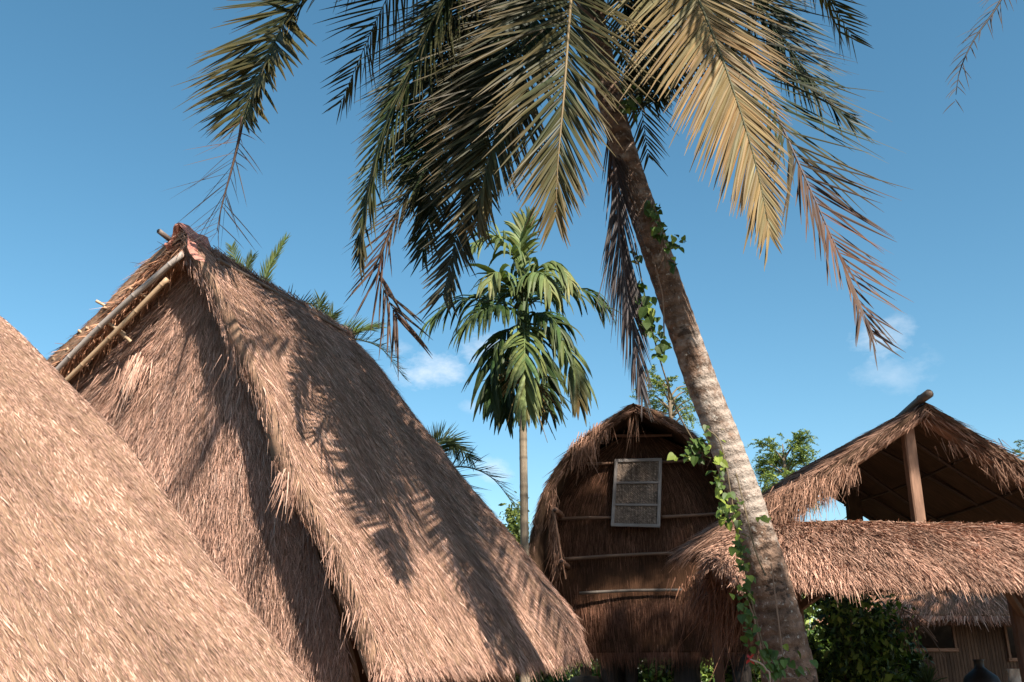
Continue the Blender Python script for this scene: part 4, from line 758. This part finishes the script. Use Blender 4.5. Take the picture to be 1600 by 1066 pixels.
bush((.4, 19, 1.1), (1.2, .7, 1.5), 'sunny bush glimpsed beneath the left end of the rice barn', 8000, .1, BC_*1.7)
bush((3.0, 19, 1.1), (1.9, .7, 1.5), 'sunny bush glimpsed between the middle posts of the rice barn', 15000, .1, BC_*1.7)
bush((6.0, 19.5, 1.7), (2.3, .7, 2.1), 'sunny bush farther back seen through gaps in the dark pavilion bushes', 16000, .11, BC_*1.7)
Q = P(806, 815, 20); bush(Q-[0, 0, .5], (.36, .4, 1.0), 'small green tree top left of the areca trunk, above the big roof', 3500, .085, FC*.75, cat='tree', name='leafy_tree', group='small leafy trees')
# dead twigs in the second bush
g = Geo()
for i in range(46):
    p0 = P(1405+rng.normal(0, 14), 960+rng.normal(0, 10), 12.3); p1 = p0+[rng.normal(0, .2), rng.normal(0, .1), -rng.uniform(.15, .5)]
    tube(g, [p0, (p0+p1)/2+rng.normal(0, .05, 3), p1], .006, np.array([.30, .17, .11])*rng.uniform(.6, 1.2), n=4, caps=False, m=6)
g.build('dead_branch', M_dry, label='tangle of dry brown twigs caught in the bush below the eave', cat='branch')

g = Geo(); m = 30000; cx = rng.uniform(-30, 45, 160); k = rng.integers(160, size=m); hh_ = rng.uniform(1.0, 2.6, 160)
p = np.stack([cx[k]+rng.normal(0, 1.0, m), 33+rng.normal(0, .8, m), np.abs(rng.random(m))*hh_[k]], 1); leaf_cloud(g, p, .32, BC_*1.5, asp=.55)
g.build('far_shrubs', M_green, kind='stuff', label='distant belt of green shrubs beyond the village', cat='shrubs')

# ---------------- vines ----------------
def heart(g, c, size, az, tilt, col, rollz=0):
    """one heart-shaped leaf hanging from its stalk, folded on its midrib"""
    o = np.array([(0, 0), (.28, .16), (.48, .02), (.50, -.25), (.36, -.58), (.15, -.85), (0, -1.05)]); X_ = np.array([math.cos(az), math.sin(az), 0]); Nn = np.cross(X_, [0, 0, 1.])
    Yv = np.array([0, 0, 1.])*math.cos(tilt)+Nn*math.sin(tilt); Nn = np.cross(X_, Yv)
    ca, sa = math.cos(rollz), math.sin(rollz); X2 = X_*ca+Yv*sa; Y2 = -X_*sa+Yv*ca
    R_ = [c+(X2*x+Y2*y)*size+Nn*size*(.22*x-.1*y*y) for x, y in o]; Lf = [c+(-X2*x+Y2*y)*size+Nn*size*(.22*x-.1*y*y) for x, y in o]; mid = [c+Y2*y*size*.98-Nn*size*.1*y*y for _, y in o]
    for A in (R_, Lf):
        V = np.array(mid+A); f = [(i, i+1, i+8, i+7) for i in range(6)]; g.add(V, f, col)
VG = GR([.075, .125, .025]); VY = GR([.27, .34, .06])
def vine(label, stems, leaves, size=.062):
    g0 = stems[0][0]; o = thing('climbing_vine', tuple(P(*g0)), label, 'vine', 'vines climbing the leaning coconut palm')
    g = Geo()
    for s_ in stems: tube(g, [P(*x) for x in s_], .006, (.17, .13, .08), n=5, m=40)
    g.build('stem', M_wood, o); g = Geo()
    for (x, y, Y_, k, sx, sy, yel) in leaves:
        for i in range(int(k*1.7)):
            c = P(x+rng.normal(0, sx), y+rng.normal(0, sy), Y_+rng.normal(0, .05)); col = (VY if rng.random() < yel else VG)*rng.uniform(.65, 1.25)
            heart(g, c, size*rng.uniform(.55, 1.25), rng.normal(0, .7), rng.normal(-.5, .4), col, rng.normal(0, .5))
    g.build('leaves', M_green, o)
vine('green vine clump on the right of the trunk, high above the barn', [[(1040, 420, 6.25), (1034, 360, 6.25), (1020, 318, 6.25)]], [(1022, 335, 6.25, 9, 6, 9, .2), (1034, 362, 6.2, 10, 8, 8, .35), (1052, 380, 6.2, 9, 10, 6, .15), (1048, 405, 6.25, 3, 4, 8, .1), (1014, 325, 6.3, 4, 4, 6, .2)], .058)
vine('dark green vine hanging on the left of the trunk, mid height', [[(992, 380, 6.4), (1003, 440, 6.3), (1020, 520, 6.3), (1040, 590, 6.4), (1062, 650, 6.5), (1090, 700, 6.55)]], [(1008, 478, 6.25, 16, 6, 14, .03), (1018, 505, 6.25, 12, 7, 12, .03), (1030, 540, 6.3, 10, 6, 10, .05), (1000, 440, 6.3, 4, 3, 8, .02), (990, 395, 6.3, 3, 3, 6, .3)], .07)
vine('yellow green heart leaved vine down the left side of the lower trunk', [[(1200, 1040, 6.55), (1172, 930, 6.5), (1150, 820, 6.45), (1128, 700, 6.4), (1105, 670, 6.45)], [(1196, 900, 6.45), (1180, 860, 6.45), (1165, 800, 6.45), (1150, 740, 6.45)]],
     [(1124, 715, 6.35, 7, 5, 10, .6), (1124, 750, 6.35, 14, 6, 16, .3), (1132, 795, 6.35, 14, 7, 14, .35), (1150, 800, 6.35, 10, 6, 10, .6), (1152, 840, 6.4, 12, 5, 14, .4), (1160, 880, 6.4, 14, 6, 14, .45), (1163, 930, 6.45, 14, 8, 18, .08), (1172, 980, 6.5, 14, 10, 20, .04), (1190, 810, 6.35, 3, 7, 2, .9), (1230, 1030, 6.5, 10, 18, 16, .1)], .048)
vine('vine sprig reaching left over the barn gable, two bright leaves', [[(1105, 705, 6.45), (1085, 695, 6.45), (1068, 714, 6.45)]], [(1070, 714, 6.42, 5, 7, 2, .95), (1084, 706, 6.45, 14, 9, 11, .03), (1095, 690, 6.45, 12, 8, 9, .03)], .055)
vine('green vine sprig in the shade where trunk meets fronds', [[(990, 190, 6.3), (988, 155, 6.3), (978, 130, 6.3)]], [(985, 160, 6.2, 14, 8, 9, .2), (978, 130, 6.2, 6, 5, 8, .05)], .06)
# thin aerial roots on the trunk
for s_, lb in (([(1018, 395, 6.33), (1030, 440, 6.36), (1036, 470, 6.40), (1038, 540, 6.44)], 'thin pale root trailing down the upper coconut trunk'), ([(1205, 880, 6.6), (1215, 960, 6.6), (1225, 1040, 6.6)], 'thin root hanging down the front of the coconut trunk base'), ([(1150, 900, 6.5), (1176, 960, 6.6), (1200, 1050, 6.6), (1245, 1060, 6.5)], 'thin root curving out at the foot of the coconut trunk')):
    g = Geo(); tube(g, [P(*x) for x in s_], .006, (.30, .20, .14), n=5, m=30); g.build('aerial_root', M_wood, label=lb, cat='root')
# red flower on a twig near the foot of the palm
fl = thing('flower_plant', tuple(P(1190, 1060, 6.2)*[1, 1, 0]), 'small twig with one red flower beside the foot of the leaning trunk', 'plant')
g = Geo(); c = P(1171, 1030, 6.2); tube(g, [P(1196, 1300, 6.2)*[1, 1, 0], P(1205, 1100, 6.2), P(1196, 1045, 6.2), c], .006, (.42, .30, .22), n=5, m=20); g.build('stem', M_wood, fl)
g = Geo()
for i in range(7): leaf_cloud(g, np.array([c]), .045, GR([[.55, .05, .05]]), dirs=rng.normal(0, 1, (1, 3)))
g.build('flower', M_green, fl); g = Geo()
for i in range(26): heart(g, P(1200+rng.normal(0, 10), 1035+rng.normal(0, 14), 6.3), .05, rng.normal(0, 1), -.5, VG*rng.uniform(.6, 1.6))
g.build('leaves', M_green, fl)

# ---------------- things under the pavilion ----------------
tb = thing('table', V0(2.0, 1.3, 0), 'low dark display table under the pavilion, mostly below the frame', 'table')
g = Geo(); box(g, V0(2.0, .35, 1.27), V0(2.0, 2.5, 1.27), .7, .05, (.12, .07, .05)); g.build('table_top', M_wood, tb)
for a_ in (1.72, 2.28):
    for w_ in (.42, 2.42): post(tb, V0(a_, w_, 0), V0(a_, w_, 1.245), .06, name='leg')
def lathe(g, c, prof, col, n=24):
    pts = np.array([c+np.array([0, 0, z]) for _, z in prof]); tube(g, pts, [r for r, _ in prof], col, n=n, caps=True)
g = Geo(); c = V0(2.0, 1.35, 1.297); lathe(g, c, [(.12, 0), (.19, .06), (.21, .16), (.17, .26), (.08, .33), (.05, .36), (.05, .42), (.065, .44)], (.03, .025, .022))
g.build('water_jar', M_bam, label='dark round water jar with narrow neck under the pavilion at right', cat='jar')
pt = thing('potted_plant', V0(2.0, .72, 1.297), 'small potted plant with dark leaves in front of the bamboo hut wall', 'plant')
g = Geo(); lathe(g, V0(2.0, .72, 1.297), [(.07, 0), (.10, .14), (.11, .16), (.09, .16)], (.16, .13, .11)); g.build('pot', M_cloth, pt)
g = Geo(); m = 70; ribbons(g, np.tile(V0(2.0, .72, 1.45), (m, 1)), rng.normal(0, .5, (m, 3))+[0, 0, 1.], rng.normal(0, 1, (m, 3)), .24, .025, np.tile(GR([.05, .08, .03]), (m, 1)), droop=.6, segs=3); g.build('foliage', M_green, pt)
bgp = thing('carrier_bag', V0(1.85, 1.72, 1.297), 'crumpled white and red bag at the right edge of the frame', 'bag')
for nm, z0, z1, col in (('bag_bottom', 0, .20, (.55, .10, .10)), ('bag_top', .20, .34, (.72, .70, .68))):
    g = Geo(); rows = []
    for i, t in enumerate(np.linspace(0, 1, 9)):
        z = z0+(z1-z0)*t; th = np.arange(28)/28*6.283; rr_ = (.15+.02*math.sin(z*20)+(0 if nm == 'bag_bottom' else -.04*t))*(1+.10*np.sin(th*3+z*18)+.06*np.sin(th*7-z*31)); rows.append(np.stack([rr_*np.cos(th), rr_*.7*np.sin(th), np.full(28, z)], 1)+V0(1.85, 1.72, 1.297))
    R0 = np.array(rows); ii = np.arange(9*28).reshape(9, 28); g.add(R0, np.stack([ii[:-1], np.roll(ii[:-1], -1, 1), np.roll(ii[1:], -1, 1), ii[1:]], -1), col, smooth=True); g.build(nm, M_cloth, bgp)

# ---------------- unseen trees added to cast shade and block skylight ----------------
def added_shade_tree(base, c, R, label, n=5000, size=.22):
    c = np.array(c, float); R = np.array(R, float); o = thing('added_shade_tree', (base[0], base[1], 0), label, 'tree', 'unseen trees added for their shade')
    g = Geo(); tube(g, [(base[0], base[1], -.1), (base[0], base[1], c[2]*.5), c], [.24, .18, .08], (.2, .15, .11), n=12, m=20); g.build('trunk', M_wood, o)
    cen = nrm(rng.normal(0, 1, (90, 3)))*rng.uniform(.2, .95, (90, 1))*R+c; g = Geo(); k = rng.integers(90, size=n); leaf_cloud(g, cen[k]+rng.normal(0, 1, (n, 3))*R*.16, size, BC_); g.build('crown', M_green, o)
added_shade_tree((6.5, -.9), (5.92, -.6, 7.78), (1.3, 1.1, 1.35), 'unseen leafy tree added behind the camera to shade the trunk foot', 20000, .2)
added_shade_tree((9.2, 3.2), (7.7, 3.42, 11.27), (1.25, 1.2, 1.6), 'unseen leaning tree added to shade the rice barn front', 9000, .18)
added_shade_tree((12.4, 6.1), (12.0, 6.2, 8.4), (3.0, 2.0, 3.2), 'unseen tall tree added to shade the bamboo hut', 20000, .24)
g = Geo(); cen = []  # unseen grove added to hold back skylight
for i in range(90):
    az = rng.uniform(110, 285); r0 = rng.uniform(13, 17); cen.append([math.sin(rad(az))*r0, math.cos(rad(az))*r0-1, rng.uniform(.5, 7.5 if az > 165 else 5.5)])
k = rng.integers(90, size=26000); leaf_cloud(g, np.array(cen)[k]+rng.normal(0, 1, (26000, 3))*[1.1, 1.1, .9], .42, BC_)
g.build('sky_blocking_grove', M_green, kind='stuff', label='unseen belt of trees added behind the camera to block skylight', cat='grove')
